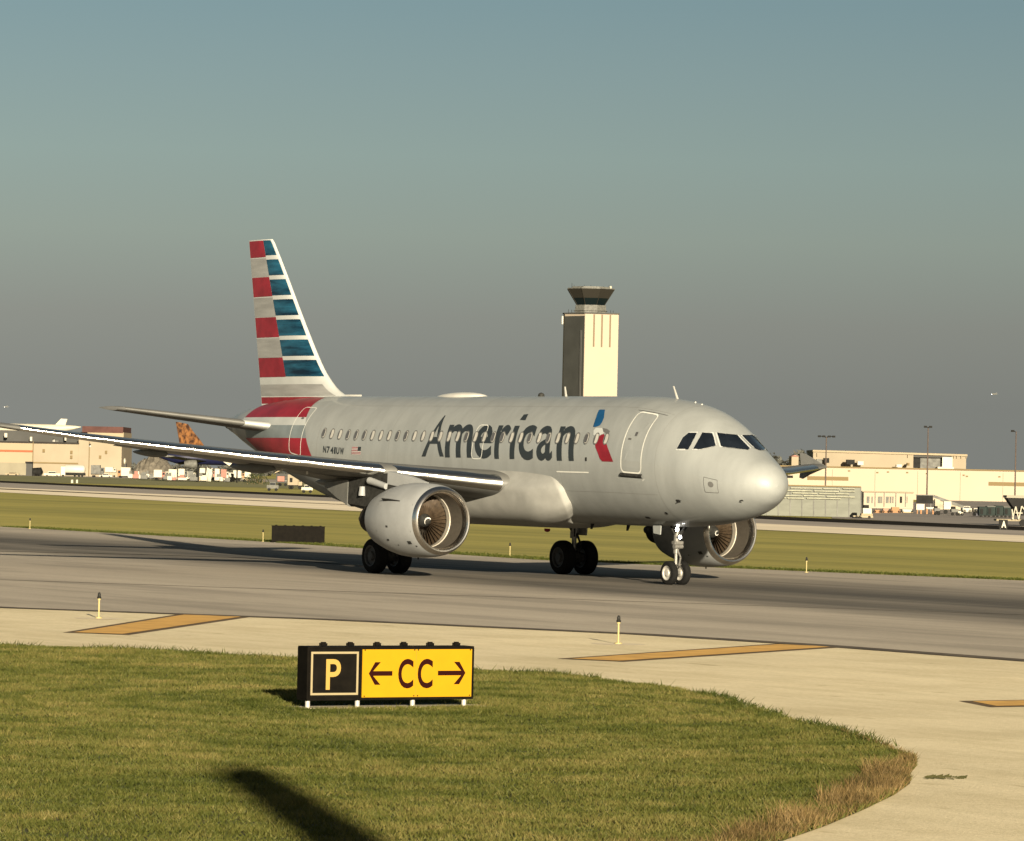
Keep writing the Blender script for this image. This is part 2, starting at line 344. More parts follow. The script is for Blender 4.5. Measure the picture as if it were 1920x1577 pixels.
# the registration and the little flag
x = 23.42
for ch in 'N741UW':
    bm, asp = glyph(ch, .03); bm.free(); wdt = (.20 if ch != '1' else .10) if ch != 'W' else .26
    decal_text(ch, [(x, 1.60), (x-wdt, 1.60), (x, 1.485), (x-wdt, 1.485)], letm, .012, .03, nv=3); x -= wdt+.045
fl = patch('flag_mark', rrect(20.93, 21.53, 1.46, 1.595, .01, .002), whitep, .012, 3)
for k in range(5): patch('red_bar', rrect(20.93+(.22 if k > 2 else 0), 21.53, 1.463+.027*(4-k)+.001, 1.463+.027*(4-k)+.014, .005, .001, 1), redp, .014, 2, parent=fl)
patch('blue_field', rrect(20.93, 21.14, 1.46, 1.53, .005, .002, 1), letm, .015, 2, parent=fl)
# blue, white and red symbol
patch('blue_mark', [(7.78, .715), (7.74, .704), (7.49, .704), (7.452, .715), (7.30, .80), (7.156, .887), (7.10, .97), (7.12, 1.03), (7.30, 1.062), (7.45, 1.062), (7.45, .97), (7.584, .888)][::-1], fbluem, .0125, 8)
patch('white_mark', [(7.28, 1.077), (6.914, 1.08), (6.64, 1.094), (6.55, 1.12), (6.62, 1.16), (6.72, 1.17), (6.81, 1.185), (7.02, 1.236), (7.26, 1.20), (7.34, 1.13)], whitep, .0125, 6)
patch('grey_mark', [(6.914, 1.08), (6.64, 1.094), (6.44, 1.13), (6.437, 1.155), (6.60, 1.168), (6.75, 1.155)], framem, .0135, 4)
patch('red_mark', [(6.83, 1.196), (6.705, 1.181), (6.60, 1.23), (6.353, 1.370), (6.13, 1.49), (5.943, 1.6077), (6.529, 1.610), (6.66, 1.57), (6.795, 1.484), (6.96, 1.40), (7.04, 1.33), (7.03, 1.26)], redp, .0125, 10)
# small fittings
pb = patch('access_panel', rrect(1.40, 1.87, 1.56, 1.91, .03, .02), silver, .004)
line('panel_outline', rrect(1.39, 1.88, 1.55, 1.92, .03, .02), .015, seam, .008, parent=pb)
patch('static_port', [(1.62+.10*math.cos(a), 1.70+.075*math.sin(a)) for a in [i*math.pi/8 for i in range(16)]], framem, .012, 2, parent=pb)
for s, t, ds in ((3.186, 2.2, .09), (.80, 2.268, .05), (5.35, 2.62, .12), (4.139, 2.49, .05), (7.424, 1.583, .05)):
    patch('drain_port', rrect(s-ds, s+ds, t-.03, t+.03, ds/2, .012, 2), steeld, .012, 2)
mb = MB()
for k in range(3): mb.tube(surf(3.15, 2.2, 0), surf(3.15, 2.2, 0)+Vector((.06, -.09, -.02)), .015, .012, 6); mb.tube(surf(3.15, 2.2, 0)+Vector((.06, -.09, -.02)), surf(3.15, 2.2, 0)+Vector((.22, -.09, .01)), .012, .008, 6); break
mb.tube(surf(.8, 2.26, 0), surf(.8, 2.26, 0)+Vector((.03, -.06, -.03)), .015, .012, 6); mb.tube(surf(.8, 2.26, 0)+Vector((.03, -.06, -.03)), surf(.8, 2.26, 0)+Vector((.2, -.06, -.02)), .012, .008, 6)
part('pitot_probe', mb, steeld, jet, TILT)
patch('vent_rail', rrect(7.3, 9.1, 1.777, 1.797, .05, .008), outl, .014, 4)
# seams round the body
mb = MB()
for s in (1.95*0+.95, 3.9, 8.9, 14.6, 19.2, 23.9):
    if s < 1: continue
    grid(lambda u, v: surf(s+.010*v, .02+3.0*u, .003), 40, 1, mb=mb)
for t in (.62, 2.1): grid(lambda u, v: surf(4+19*u, t+.005*v, .003), 60, 1, mb=mb)
part('skin_seam', mb, mat('seam_grey', (.15, .15, .14), .5), jet, TILT)
# satcom hump, blade aerials, beacon
mb = MB(); hs = []
for i in range(25):
    u = i/24; s = 16.3+3.0*u; h = .17*(math.sin(math.pi*min(1, u**.75)))**.6+.005; wd = .42*(math.sin(math.pi*u**.8))**.6+.02
    hs.append([Vector((-s, wd*math.cos(a), 5.955-.05*(math.cos(a))**2*0+h*max(0, math.sin(a))-(.08 if math.sin(a) < 0 else 0))) for a in [2*math.pi*k/24 for k in range(24)]])
mb.loft(hs); part('satcom_dome', mb, whitem, jet, TILT)
def blade(s, z, h, c, rake, th=.04, name='blade_aerial'):
    a = MB(); a.loft([[Vector((-(s+rake*k+dx), dy, z+h*k)) for dx, dy in ((0, 0), (c*(1-.4*k)*.4, th/2), (c*(1-.4*k), 0), (c*(1-.4*k)*.4, -th/2))] for k in (0, .5, 1)]); return part(name, a, whitem, jet, TILT)
blade(11.45, 5.97, .34, .14, .12, .02); blade(5.25, 5.86, .46, .13, .30, .02)
for s in (4.35, 4.0): blade(s, ZC+_top(s)-.01, .05, .14, .0)
mb = MB(); mb.lathe([(0, .11), (.06, .11), (.11, .08), (.14, .0)], (-12.97, 0, 5.98), (0, 0, 1), 16); part('beacon', mb, steeld, jet, TILT)
mb = MB(); mb.lathe([(0, .10), (.06, .10), (.10, .07), (.12, .0)], (-12.3, 0, ZC-2.3), (0, 0, -1), 16); part('beacon', mb, redp, jet, TILT)
for s in (9.6, 6.5, 7.6): 
    a = MB(); z = ZC+_bot(s)+.02; a.loft([[Vector((-(s+.12*k+dx), dy, z-.2*k)) for dx, dy in ((0, 0), (.08, .02), (.22-.1*k, 0), (.08, -.02))] for k in (0, 1)]); part('belly_aerial', a, steeld, jet, TILT)

# ---- belly fairing
mb = MB(); fs_ = []
ftop = pchip([8.1, 8.5, 9.0, 9.6, 10.5, 12, 15, 17.5, 19, 20.3], [1.98, 2.45, 2.90, 3.20, 3.33, 3.42, 3.35, 3.0, 2.6, 2.1])
fbot = pchip([8.1, 8.6, 9.3, 10.5, 17, 18.5, 20.3], [1.92, 1.80, 1.70, 1.66, 1.66, 1.72, 1.95])
fw = pchip([8.1, 8.4, 9.0, 9.8, 11, 16.5, 18.5, 20.3], [1.15, 1.55, 1.93, 2.12, 2.20, 2.20, 1.95, 1.0])
sfair = pchip([1.66, 1.72, 1.9, 2.1, 2.6, 3.0, 3.25, 3.36, 3.42], [10.1, 9.45, 9.05, 8.92, 8.90, 9.12, 9.50, 9.95, 10.7])
def fairing_pt(u, v):                                     # u along the body, v from port top over the keel to starboard top
    a = math.pi*v; cy, sy = math.cos(a), math.sin(a)
    zf = 3.42-(3.42-1.66)*(abs(sy)**.62); s0 = sfair(zf); s = s0+(20.3-s0)*(u**1.6)
    t_, b_, w_ = ftop(max(s, 11.5))+.03, fbot(max(s, 10.5)), fw(max(s, 11))
    y = w_*(abs(cy)**.55)*(1 if cy > 0 else -1); z = t_-(t_-b_)*(abs(sy)**.62)
    c, h_, hw = section(s); th = math.atan2(y/hw, (z-c)/h_); fy, fz = (hw-.01)*math.sin(th), c+(h_-.01)*math.cos(th)
    k = min(1, (s-s0)/1.9); k = .22*min(1, (s-s0)/.12)+.78*(1-(1-k)**2.0); e = min(1, min(v, 1-v)/.05); k *= e*e*(3-2*e)
    return Vector((-s, fy+(y-fy)*k, fz+(z-fz)*k))
grid(fairing_pt, 90, 90, mb=mb); part('belly_fairing', mb, silver2, jet, TILT)

# ---- lifting surfaces
def foil(le, chord, thick, twist=0, camber=.02, y=0, n=22, vertical=False, dx0=0, dx1=1):
    pts = []
    xs = [dx0+(dx1-dx0)*(1-math.cos(math.pi*i/n))/2 for i in range(n+1)]
    yt = lambda x: 5*thick*(.2969*math.sqrt(x)-.126*x-.3516*x*x+.2843*x**3-.1015*x**4)+.0015
    up = [(x, camber*math.sin(math.pi*x)+yt(x)) for x in reversed(xs)]; lo = [(x, camber*math.sin(math.pi*x)-yt(x)) for x in xs[1:]]
    for x, z in up+lo:
        xx, zz = x*chord, z*chord; ct, st = math.cos(rad(twist)), math.sin(rad(twist))
        X = xx*ct+zz*st; Z = zz*ct-xx*st
        pts.append(Vector((-(le[0]+X), Z, le[1])) if vertical else Vector((-(le[0]+X), y, le[1]+Z)))
    return pts
LEs = pchip([1.2, 2.2, 5.5, 14, 16.9], [11.25, 11.70, 13.30, 17.50, 18.93]); LEz = pchip([1.2, 2.2, 5.5, 10, 14, 16.9], [3.0, 3.04, 3.27, 3.60, 3.92, 4.22])
CH = pchip([1.2, 2.2, 6.4, 14, 16.9], [6.75, 6.2, 4.05, 2.1, 1.5]); TH = pchip([1.2, 6.4, 16.9], [.155, .125, .11]); TW = pchip([1.2, 6.4, 16.9], [4.6, 1.8, -1.8])
def wing(side):
    ys = [1.2, 1.8, 2.2, 3, 4, 5, 5.7, 6.4, 8, 10, 12, 14, 15.5, 16.5, 16.9]; mb = MB()
    mb.loft([foil((LEs(y), LEz(y)), CH(y), TH(y), TW(y), y=y*side) for y in ys])
    wg = part('wing', mb, wingp, jet, TILT)
    def slat(y0, y1):
        a = MB(); n = 6; S = []
        for i in range(n+1):
            y = y0+(y1-y0)*i/n; c = CH(y); F = foil((LEs(y)-.010, LEz(y)), c, TH(y)*1.02, TW(y), y=y*side, n=44)
            k0 = next(j for j, p in enumerate(F) if -p.x-LEs(y) < .36+.0*c); k1 = next(j for j, p in enumerate(F) if j > 44 and -p.x-LEs(y) > .20)
            seg = F[k0:k1]; m_ = 19; S.append([seg[int(round(q*(len(seg)-1)/(m_-1)))] for q in range(m_)])
            for p in S[-1]: p.z += .006 if p.z > LEz(y) else -.006
        a.loft(S, closed=False, caps=False); part('slat', a, chrome, wg)
    for y0, y1 in ((2.25, 5.35), (5.75, 8.5), (8.53, 11.3), (11.33, 13.9), (13.93, 16.3)): slat(y0, y1)
    if True:                                                      # wing tip fence
        a = MB(); y = 16.93*side; s0, z0 = 18.95, 4.24
        o = [(0.0, 0), (1.30, .46), (1.55, .50), (1.60, .46), (1.50, .05), (1.58, -.42), (1.40, -.46), (1.0, -.30)]
        for sc, dy in ((1, 0),): a.prism([(-(s0+p), z0+q) for p, q in o], y-.03*side, y+.03*side)
        part('wingtip_fence', a, flapp, wg)
    for y, L_, dn in ((5.2, 3.7, .46), (8.3, 3.0, .36), (11.6, 2.4, .27)):     # flap track fairings
        a = MB(); s0 = LEs(y)+CH(y)*.38; tw = rad(TW(y)); S = []
        for i in range(17):
            u = i/16; s = s0+L_*u; zc = LEz(y)-(s-LEs(y))*math.sin(tw)-.055*CH(y)*(1-u)-dn*.12-.10*u; r = dn*.5*(math.sin(math.pi*(u**.7)))**.6+.004
            S.append([Vector((-s, y*side+r*.42*math.cos(q), zc+r*math.sin(q)*(1.0 if math.sin(q) < 0 else .9))) for q in [2*math.pi*k/16 for k in range(16)]])
        a.loft(S); part('flap_track_fairing', a, wingp, wg)
    a = MB(); S = []                                               # trailing edge flap, a little drooped
    for y in (2.3, 4, 6.4, 9, 12.5):
        c = CH(y)*.27; s = LEs(y)+CH(y)*.83; z = LEz(y)-CH(y)*.83*math.sin(rad(TW(y)))-.02
        S.append(foil((s, z), c, .13, TW(y)+2.5, 0.01, y=y*side, n=10))
    a.loft(S); part('flap', a, flapp, wg)
    for k, y in enumerate((7.2, 8.0, 13.9, 15.0)):
        a = MB(); s = LEs(y)+CH(y)*.45; a.box((-s, y*side, LEz(y)-.32*TH(y)*CH(y)-.12), (.10, .02, .10)); part('fuel_vent', a, whitem, wg)
    return wg
wing(-1); wing(1)
# tailplane
def tailplane(side):
    a = MB(); ys = [.3, .9, 1.5, 3, 4.5, 5.6, 6.1, 6.22]; le = lambda y: 27.8+(y-1.5)*.553+(.25 if y > 6.15 else 0); z = lambda y: 4.80+(y-1.0)*.088
    ch = lambda y: 3.55-(y-1.5)*.37-(.3 if y > 6.15 else 0)
    a.loft([foil((le(y), z(y)), ch(y), .095, -1.0, -.005, y=y*side) for y in ys]); tp = part('tailplane', a, mat('tailplane_grey', (.10, .10, .095), .5, .0, var=.06) if side < 0 else wingp, jet, TILT)
    a = MB(); S = []
    for y in (1.18, 1.8, 2.35):
        F = foil((le(y)-.012, z(y)), ch(y), .10, -1.0, -.005, y=y*side, n=40); S.append(F[32:50])
    a.loft(S, closed=False, caps=False); part('leading_edge', a, whitep, tp)
    a = MB(); S = []
    for y in (2.37, 4, 6.1):
        F = foil((le(y)-.010, z(y)), ch(y), .10, -1.0, -.005, y=y*side, n=40); S.append(F[34:47])
    a.loft(S, closed=False, caps=False); part('leading_edge', a, wingp, tp)
tailplane(-1); tailplane(1)
# fin
a = MB(); S = []
LEf = pchip([5.75, 5.95, 6.2, 6.5, 6.9, 7.4, 11.45, 11.7, 11.78], [23.9, 25.0, 25.75, 26.25, 26.75, 27.23, 30.52, 30.74, 30.84])
TEf = lambda z: 31.1+(z-5.72)*.237
for z in [5.6, 5.75, 5.95]+[6.05+.13*i for i in range(42)]+[11.6, 11.7, 11.78]:
    c = TEf(z)-LEf(z); th = .10 if z > 6.6 else .10*(TEf(6.6)-LEf(6.6))/c
    S.append([Vector(p) for p in foil((LEf(z), z), c, th, 0, 0, vertical=True, n=22)])
a.loft(S); fin = part('tail_fin', a, whitep, jet, TILT)
def fin_y(s, z, off=.008):
    c = TEf(z)-LEf(z); x = min(1, max(.0005, (s-LEf(z))/c)); th = .10 if z > 6.6 else .10*(TEf(6.6)-LEf(6.6))/c
    return c*(5*th*(.2969*math.sqrt(x)-.126*x-.3516*x*x+.2843*x**3-.1015*x**4)+.0015)+off
def fin_band(name, z0, z1, f0, f1, m):
    for sgn in (-1, 1):
        def f(u, v):
            z = z0+(z1-z0)*v; s = f0(z)+(f1(z)-f0(z))*u; return Vector((-s, sgn*fin_y(s, z), z))
        part(name, grid(f, 10, 5, True), m, fin)
mid = lambda z: 31.33-(11.73-z)*.44
lef = lambda z: LEf(z)+.10+.10*(z < 11.5)
for k in range(7):
    zt = 11.765-.744*k; zb = 11.18-.746*k
    fin_band('blue_stripe', zb, zt if k else 11.74, lambda z: LEf(z)+.09, mid, bluep)
    fin_band('red_stripe' if k % 2 == 0 else 'grey_stripe', [11.12, 10.40, 9.66, 8.91, 8.15, 7.41, 6.69][k], [11.74, 11.08, 10.38, 9.62, 8.89, 8.12, 7.40][k], lambda z: mid(z)+.012, lambda z: TEf(z)-.04, redp if k % 2 == 0 else greyp)
fin_band('grey_stripe', 6.0, 6.42, lambda z: LEf(z)+.45, lambda z: TEf(z)-.04, greyp)
fin_band('red_stripe', 5.72, 5.955, lambda z: 27.4-(z-5.72)*5.6, lambda z: TEf(z)-.04, redp)
a = MB(); a.loft([[Vector((-(24.2+dx), dy, 5.98+h)) for dx, dy in ((0, 0), (.5, .06), (1.1, 0), (.5, -.06))] for h in (0, .07)]); part('fin_fairing_tip', a, whitem, jet, TILT)
a = MB(); a.lathe([(0, .16), (.12, .15), (.12, .11), (-.3, .1)], (-33.36, 0, ZC+1.0), (-1, 0, .05), 16); part('auxiliary_exhaust', a, steeld, jet, TILT)

# ---- engines
def engine(side):
    Y, Z, S0 = 5.755*side, 1.755, 9.77
    o = (-S0, Y, Z); ax = (-1, 0, -.012)
    a = MB(); a.lathe([(.16, 1.085), (.30, 1.125), (.6, 1.165), (1.1, 1.195), (1.6, 1.195), (2.1, 1.16), (2.6, 1.07), (3.05, .955), (3.35, .86), (3.35, .80), (3.0, .80), (2.6, .82)], o, ax, 72)
    en = part('engine', a, cowlp, jet, TILT)
    def ep(name, a, m): p = part(name, a, m, en); return p
    a = MB(); a.lathe([(.165, 1.090), (.08, 1.06), (.03, 1.025), (.0, .985), (.01, .945), (.06, .91), (.14, .885), (.24, .872)], o, ax, 72); ep('inlet_lip', a, lipm)
    a = MB(); a.lathe([(.235, .873), (.5, .865), (.85, .87), (1.0, .875)], o, ax, 64); a.lathe([(1.0, .875), (1.45, .87)], o, ax, 64); ep('inlet_duct', a, ductm)
    a = MB(); a.lathe([(.93, .872), (.94, .845), (1.12, .845), (1.13, .872)], o, ax, 64); ep('fan_case_ring', a, mat('fan_ring', (.26, .24, .20), .4, .3) if side < 0 else bpy.data.materials['fan_ring'])
    a = MB(); a.lathe([(1.42, .87), (1.43, .01)], o, ax, 48); ep('fan_back', a, blackm)
    a = MB()
    for k in range(36):
        q = 2*math.pi*k/36; rows = []
        for r in (.20, .42, .64, .842):
            tw = .35+.75*(r/.85); dq = .145*.85/max(r, .3)*.9; xx = 1.16
            rows.append([Vector((-(S0+xx-.07*math.cos(tw)*1.2), Y+r*math.cos(q-dq*.5*math.sin(tw)*1.6), Z-.012+r*math.sin(q-dq*.5*math.sin(tw)*1.6))),
                         Vector((-(S0+xx+.12*math.cos(tw)), Y+r*math.cos(q+dq*.5*math.sin(tw)*1.6), Z-.012+r*math.sin(q+dq*.5*math.sin(tw)*1.6)))])
        a.loft(rows, closed=False, caps=False, smooth=False)
    ep('fan', a, fanm)
    a = MB(); a.lathe([(.78, .0), (.80, .03), (.90, .11), (1.02, .185), (1.14, .225), (1.25, .235)], o, ax, 32); sp_ = ep('spinner', a, steeld)
    a = MB(); n = 14; A = []; B = []
    for k in range(n+1):
        q = k/n*3.6+(0.6 if side < 0 else 2.2); r = .03+.12*k/n; x = .80+.10*((r-.03)/.08 if r < .11 else 1+(r-.11)/.075*1.2)-.014; hw = .030*math.sin(math.pi*min(.98, max(.06, k/n)))
        A.append(Vector((-(S0+x), Y+(r+hw)*math.cos(q), Z-.01+(r+hw)*math.sin(q)))); B.append(Vector((-(S0+x-.004), Y+(r-hw)*math.cos(q), Z-.01+(r-hw)*math.sin(q))))
    a.add(A+B, [(i, i+1, n+2+i, n+1+i) for i in range(n)]); ep('spinner_swirl', a, whitem)
    a = MB(); a.lathe([(2.4, .60), (3.2, .62), (3.7, .56), (4.35, .44), (4.35, .40), (3.9, .38)], o, ax, 40); ep('core_nozzle', a, blackm)
    a = MB(); a.lathe([(3.8, .34), (4.4, .27), (4.9, .12), (5.05, .0)], o, ax, 32); ep('exhaust_cone', a, blackm)
    # strakes, latches and vents on the cowl
    for sg in (-1, 1):
        a = MB(); q = rad(90-60*sg); R0 = 1.17
        def cp(s, r, dq=0): return Vector((-(S0+s), Y+r*math.cos(q+dq), Z-.01+r*math.sin(q+dq)))
        a.add([cp(1.0, 1.19), cp(2.0, 1.155), cp(1.95, 1.30), cp(1.55, 1.28), cp(1.0, 1.19, .03), cp(2.0, 1.155, .03), cp(1.95, 1.30, .02), cp(1.55, 1.28, .02)], [(0, 1, 2, 3), (7, 6, 5, 4), (0, 4, 5, 1), (1, 5, 6, 2), (2, 6, 7, 3), (3, 7, 4, 0)]); ep('strake', a, steeld)
    a = MB()
    def cowl_patch(s0, s1, q0, q1):
        rc = pchip([.16, .3, .6, 1.1, 1.6, 2.1, 2.6, 3.05, 3.35], [1.085, 1.125, 1.165, 1.195, 1.195, 1.16, 1.07, .955, .86])
        grid(lambda u, v: Vector((-(S0+s0+(s1-s0)*u), Y+(rc(s0+(s1-s0)*u)+.008)*math.cos(q0+(q1-q0)*v), Z-.012*(s0+(s1-s0)*u)+(rc(s0+(s1-s0)*u)+.008)*math.sin(q0+(q1-q0)*v))), 8, 4, mb=a)
    for s0, q0, ds, dq in ((.45, 216, .18, 6), (.30, 226, .06, 3), (1.6, 212, .12, 3), (1.45, 190, .12, 3), (1.2, 222, .05, 2)): cowl_patch(s0, s0+ds, rad(q0), rad(q0+dq))
    ep('cowl_vent', a, steeld)
    a = MB()
    for s0 in (.27, 2.28): cowl_patch(s0, s0+.012, rad(110), rad(290)); cowl_patch(s0, s0+.012, rad(290), rad(430))
    cowl_patch(.3, 3.3, rad(268.5), rad(269.2)); ep('cowl_seam', a, seam)
    a = MB(); a.tube((-(S0+1.4), Y, .62), (-(S0+1.4), Y, .48), .03, .02, 8); ep('drain_mast', a, steeld)
    def pyl(name, st, m):
        a = MB(); a.loft([[Vector((-s, Y+w_/2*c_, z)) for c_, z in ((-1, zb), (-1, zt), (-.5, zt+.02), (.5, zt+.02), (1, zt), (1, zb), (.6, zb-.04), (-.6, zb-.04))] for s, zb, zt, w_ in st]); return ep(name, a, m)
    pyl('pylon', ((10.75, 2.85, 2.93, .04), (11.4, 2.82, 3.06, .22), (12.3, 2.80, 3.20, .36), (12.9, 2.86, 3.26, .38)), cowlp)
    pyl('pylon_aft', ((12.3, 2.5, 2.81, .34), (12.92, 2.4, 3.2, .36), (14.2, 2.1, 3.1, .36), (15.3, 2.18, 2.95, .34)), steeld)  # aft pylon coloured dark for the shade under the wing
    pyl('pylon_fairing', ((15.3, 2.12, 2.95, .40), (16.0, 2.35, 2.9, .34), (17.0, 2.70, 2.85, .10)), wingp)
    a = MB(); a.tube((-12.9, Y-.22, 2.78), (-13.9, Y-.24, 2.95), .10, .12, 10); a.tube((-14.35, Y-.22, 2.45), (-14.35, Y-.22, 2.75), .13, .10, 10); ep('duct_pipe', a, cowlp)
    return en
engine(-1); engine(1)

# ---- landing gear (stands on the ground, not tilted with the body)
def wheel(parent, s, y, r, w_, rim_m, face):
    a = MB(); pr = [(-w_/2, r*.60), (-w_/2, r*.80), (-w_*.46, r*.90), (-w_*.36, r*.97), (-w_*.2, r), (w_*.2, r), (w_*.36, r*.97), (w_*.46, r*.90), (w_/2, r*.80), (w_/2, r*.60)]
    a.lathe(pr, (-s, y, r), (0, 1, 0), 40); t = part('wheel', a, tyre, parent)
    a = MB()
    for g in (-.12, 0, .12): a.lathe([(g*w_-.012, r*1.0005), (g*w_, r*.985), (g*w_+.012, r*1.0005)], (-s, y, r), (0, 1, 0), 40)
    part('tread_groove', a, steeld, t)
    a = MB(); a.lathe([(-w_*.50, r*.60), (-w_*.44, r*.52), (-w_*.30, r*.48), (-w_*.30, r*.28), (-w_*.48, r*.24), (-w_*.5, 0)], (-s, y, r), (0, 1, 0), 32)
    a.lathe([(w_*.50, r*.60), (w_*.44, r*.52), (w_*.30, r*.48), (w_*.30, r*.28), (w_*.48, r*.24), (w_*.5, 0)], (-s, y, r), (0, 1, 0), 32)
    part('hub', a, rim_m, t)
ng = MB(); ng.tube((-5.07, 0, .38), (-5.07, 0, 1.05), .055, .055, 14); ng.tube((-5.07, 0, 1.0), (-5.02, 0, 2.2), .095, .11, 16)
ng.tube((-5.07, -.30, .38), (-5.07, .30, .38), .06, .06, 12); g1 = part('nose_gear', ng, steel, jet)
wheel(g1, 5.07, -.25, .38, .22, rimm, -1); wheel(g1, 5.07, .25, .38, .22, rimm, 1)
a = MB(); a.tube((-4.90, 0, .62), (-4.82, 0, .88), .03, .03, 8); a.tube((-4.82, 0, .88), (-5.0, 0, 1.12), .03, .03, 8); a.tube((-5.05, -.12, .55), (-4.9, -.07, .66), .02, .02, 6); a.tube((-5.05, .12, .55), (-4.9, .07, .66), .02, .02, 6); part('torque_link', a, steel, g1)
a = MB(); a.tube((-5.0, -.0, 1.5), (-4.2, 0, 2.15), .05, .05, 10); a.tube((-5.0, -.12, 1.6), (-5.1, -.34, 2.1), .03, .03, 8); a.tube((-5.0, .12, 1.6), (-5.1, .34, 2.1), .03, .03, 8); a.tube((-5.13, .1, 1.1), (-5.15, .12, 1.9), .035, .035, 8); part('drag_brace', a, steeld, g1)
a = MB(); a.tube((-4.97, -.16, 1.22), (-4.97, .16, 1.22), .075, .075, 12); a.box((-5.0, 0, 1.34), (.16, .34, .1)); part('steering_collar', a, steel, g1)
for sg in (-1, 1):
    a = MB(); a.prism([(-5.3, 2.05), (-5.75, 2.0), (-5.7, 1.62), (-5.35, 1.58)], sg*.42-.02, sg*.42+.02); part('gear_door', a, silver, g1)
for y, z, m_, r_ in ((-.14, 1.76, lampm, .075), (.12, 1.76, lampw, .07), (-.02, 1.52, lampm, .068), (-.10, 1.92, lampm, .035)):
    a = MB(); a.lathe([(-.02, r_), (.10, r_*.8), (.14, r_*.3)], (-4.86, y, z), (-1, 0, 0), 16); l_ = part('landing_light', a, steeld, g1)
    a = MB(); a.lathe([(0, 0), (.004, r_*.6), (.02, r_*.95)], (-4.83, y, z), (-1, 0, 0), 16); part('lamp', a, m_, l_)
for sg in (-1, 1):
    Y = 3.795*sg; a = MB(); a.tube((-16.11, Y, .585), (-16.11, Y, 1.35), .085, .085, 14); a.tube((-16.11, Y, 1.25), (-16.0, Y-.02*sg, 3.0), .15, .17, 16)
    a.tube((-16.11, Y-.55, .585), (-16.11, Y+.55, .585), .09, .09, 12); mg = part('main_gear', a, steel if sg < 0 else steel, jet)
    wheel(mg, 16.11, Y-.465, .585, .42, rimd, -1); wheel(mg, 16.11, Y+.465, .585, .42, rimd, 1)
    a = MB(); a.tube((-15.9, Y, .75), (-15.72, Y, 1.05), .04, .04, 8); a.tube((-15.72, Y, 1.05), (-15.95, Y, 1.4), .04, .04, 8); part('torque_link', a, steeld, mg)
    a = MB(); a.tube((-16.05, Y-.1*sg, 1.7), (-16.0, Y-1.5*sg, 2.55), .075, .075, 10); a.tube((-16.1, Y-.1*sg, 1.5), (-16.1, Y-.9*sg, 2.4), .04, .04, 8); part('side_stay', a, steeld, mg)
    a = MB(); a.tube((-15.95, Y-.1*sg, 1.3), (-15.95, Y-.1*sg, 2.6), .03, .03, 8); a.tube((-16.25, Y+.12*sg, .8), (-16.2, Y+.15*sg, 2.4), .025, .025, 8); part('hydraulic_line', a, steeld, mg)
    a = MB(); a.prism([(-15.55, 2.85), (-16.65, 2.8), (-16.55, 1.35), (-15.75, 1.35)], Y+.25*sg-.03, Y+.25*sg+.03); part('gear_door', a, silver2, mg)
    a = MB(); a.lathe([(-.16, .25), (.16, .25)], (-16.11, Y, .585), (0, 1, 0), 24); a.lathe([(-.16, .25), (-.161, .1)], (-16.11, Y, .585), (0, 1, 0), 24); part('brake_unit', a, steeld, mg)
# ================================================================ GROUND
CT = {}
def flat(name, pts, z, m, kind='structure', sub=0):
    mb = MB(); mb.add([(p[0], p[1], z) for p in pts], [tuple(range(len(pts)))]); o = part(name, mb, m, recalc=False)
    if o.data.polygons[0].normal.z < 0: o.data.flip_normals()
    return tag(o, kind=kind)
def ground_mat(name, layers, rough=.9, bump=.3, bs=30, streak=None):
    """layers: list of (colour a, colour b, mapping scale xyz, noise scale, lo, hi); each further layer multiplies the first"""
    m = bpy.data.materials.new(name); m.use_nodes = True; nt = m.node_tree; N = nt.nodes; L = nt.links; b = N['Principled BSDF']
    b.inputs['Roughness'].default_value = rough; b.inputs['Specular IOR Level'].default_value = .25
    tc = N.new('ShaderNodeTexCoord'); cur = None
    for ca, cb, ms, ns, lo, hi in layers:
        mp = N.new('ShaderNodeMapping'); mp.inputs['Scale'].default_value = ms; L.new(tc.outputs['Object'], mp.inputs[0])
        n = N.new('ShaderNodeTexNoise'); n.inputs['Scale'].default_value = ns; n.inputs['Detail'].default_value = 6; n.inputs['Roughness'].default_value = .62; L.new(mp.outputs[0], n.inputs['Vector'])
        r = N.new('ShaderNodeValToRGB'); r.color_ramp.elements[0].position = lo; r.color_ramp.elements[1].position = hi
        r.color_ramp.elements[0].color = (*ca, 1); r.color_ramp.elements[1].color = (*cb, 1); L.new(n.outputs['Fac'], r.inputs[0])
        if cur is None: cur = r.outputs[0]
        else:
            mx = N.new('ShaderNodeMix'); mx.data_type = 'RGBA'; mx.blend_type = 'MULTIPLY'; mx.inputs['Factor'].default_value = 1
            L.new(cur, mx.inputs['A']); L.new(r.outputs[0], mx.inputs['B']); cur = mx.outputs['Result']
    L.new(cur, b.inputs['Base Color'])
    if bump:
        n2 = N.new('ShaderNodeTexNoise'); n2.inputs['Scale'].default_value = bs; n2.inputs['Detail'].default_value = 6; L.new(tc.outputs['Object'], n2.inputs['Vector'])
        bp = N.new('ShaderNodeBump'); bp.inputs['Strength'].default_value = bump; bp.inputs['Distance'].default_value = .03; L.new(n2.outputs['Fac'], bp.inputs['Height']); L.new(bp.outputs[0], b.inputs['Normal'])
    return m, N, L, b, cur, tc
W1 = (1, 1, 1)
grassfar = ground_mat('mown_grass_far', [((.185, .165, .026), (.32, .27, .055), (.010, .075, 1), 1.0, .36, .64), ((.84, .88, .82), W1, (.08, .7, 1), 1.0, .35, .6), ((.85, .85, .85), W1, (1, 1, 1), 4.0, .3, .6)], bump=.5, bs=6)[0]
grassdark = ground_mat('grass_beyond', [((.10, .10, .035), (.16, .145, .05), (.05, .3, 1), .3, .35, .65)], bump=0)[0]
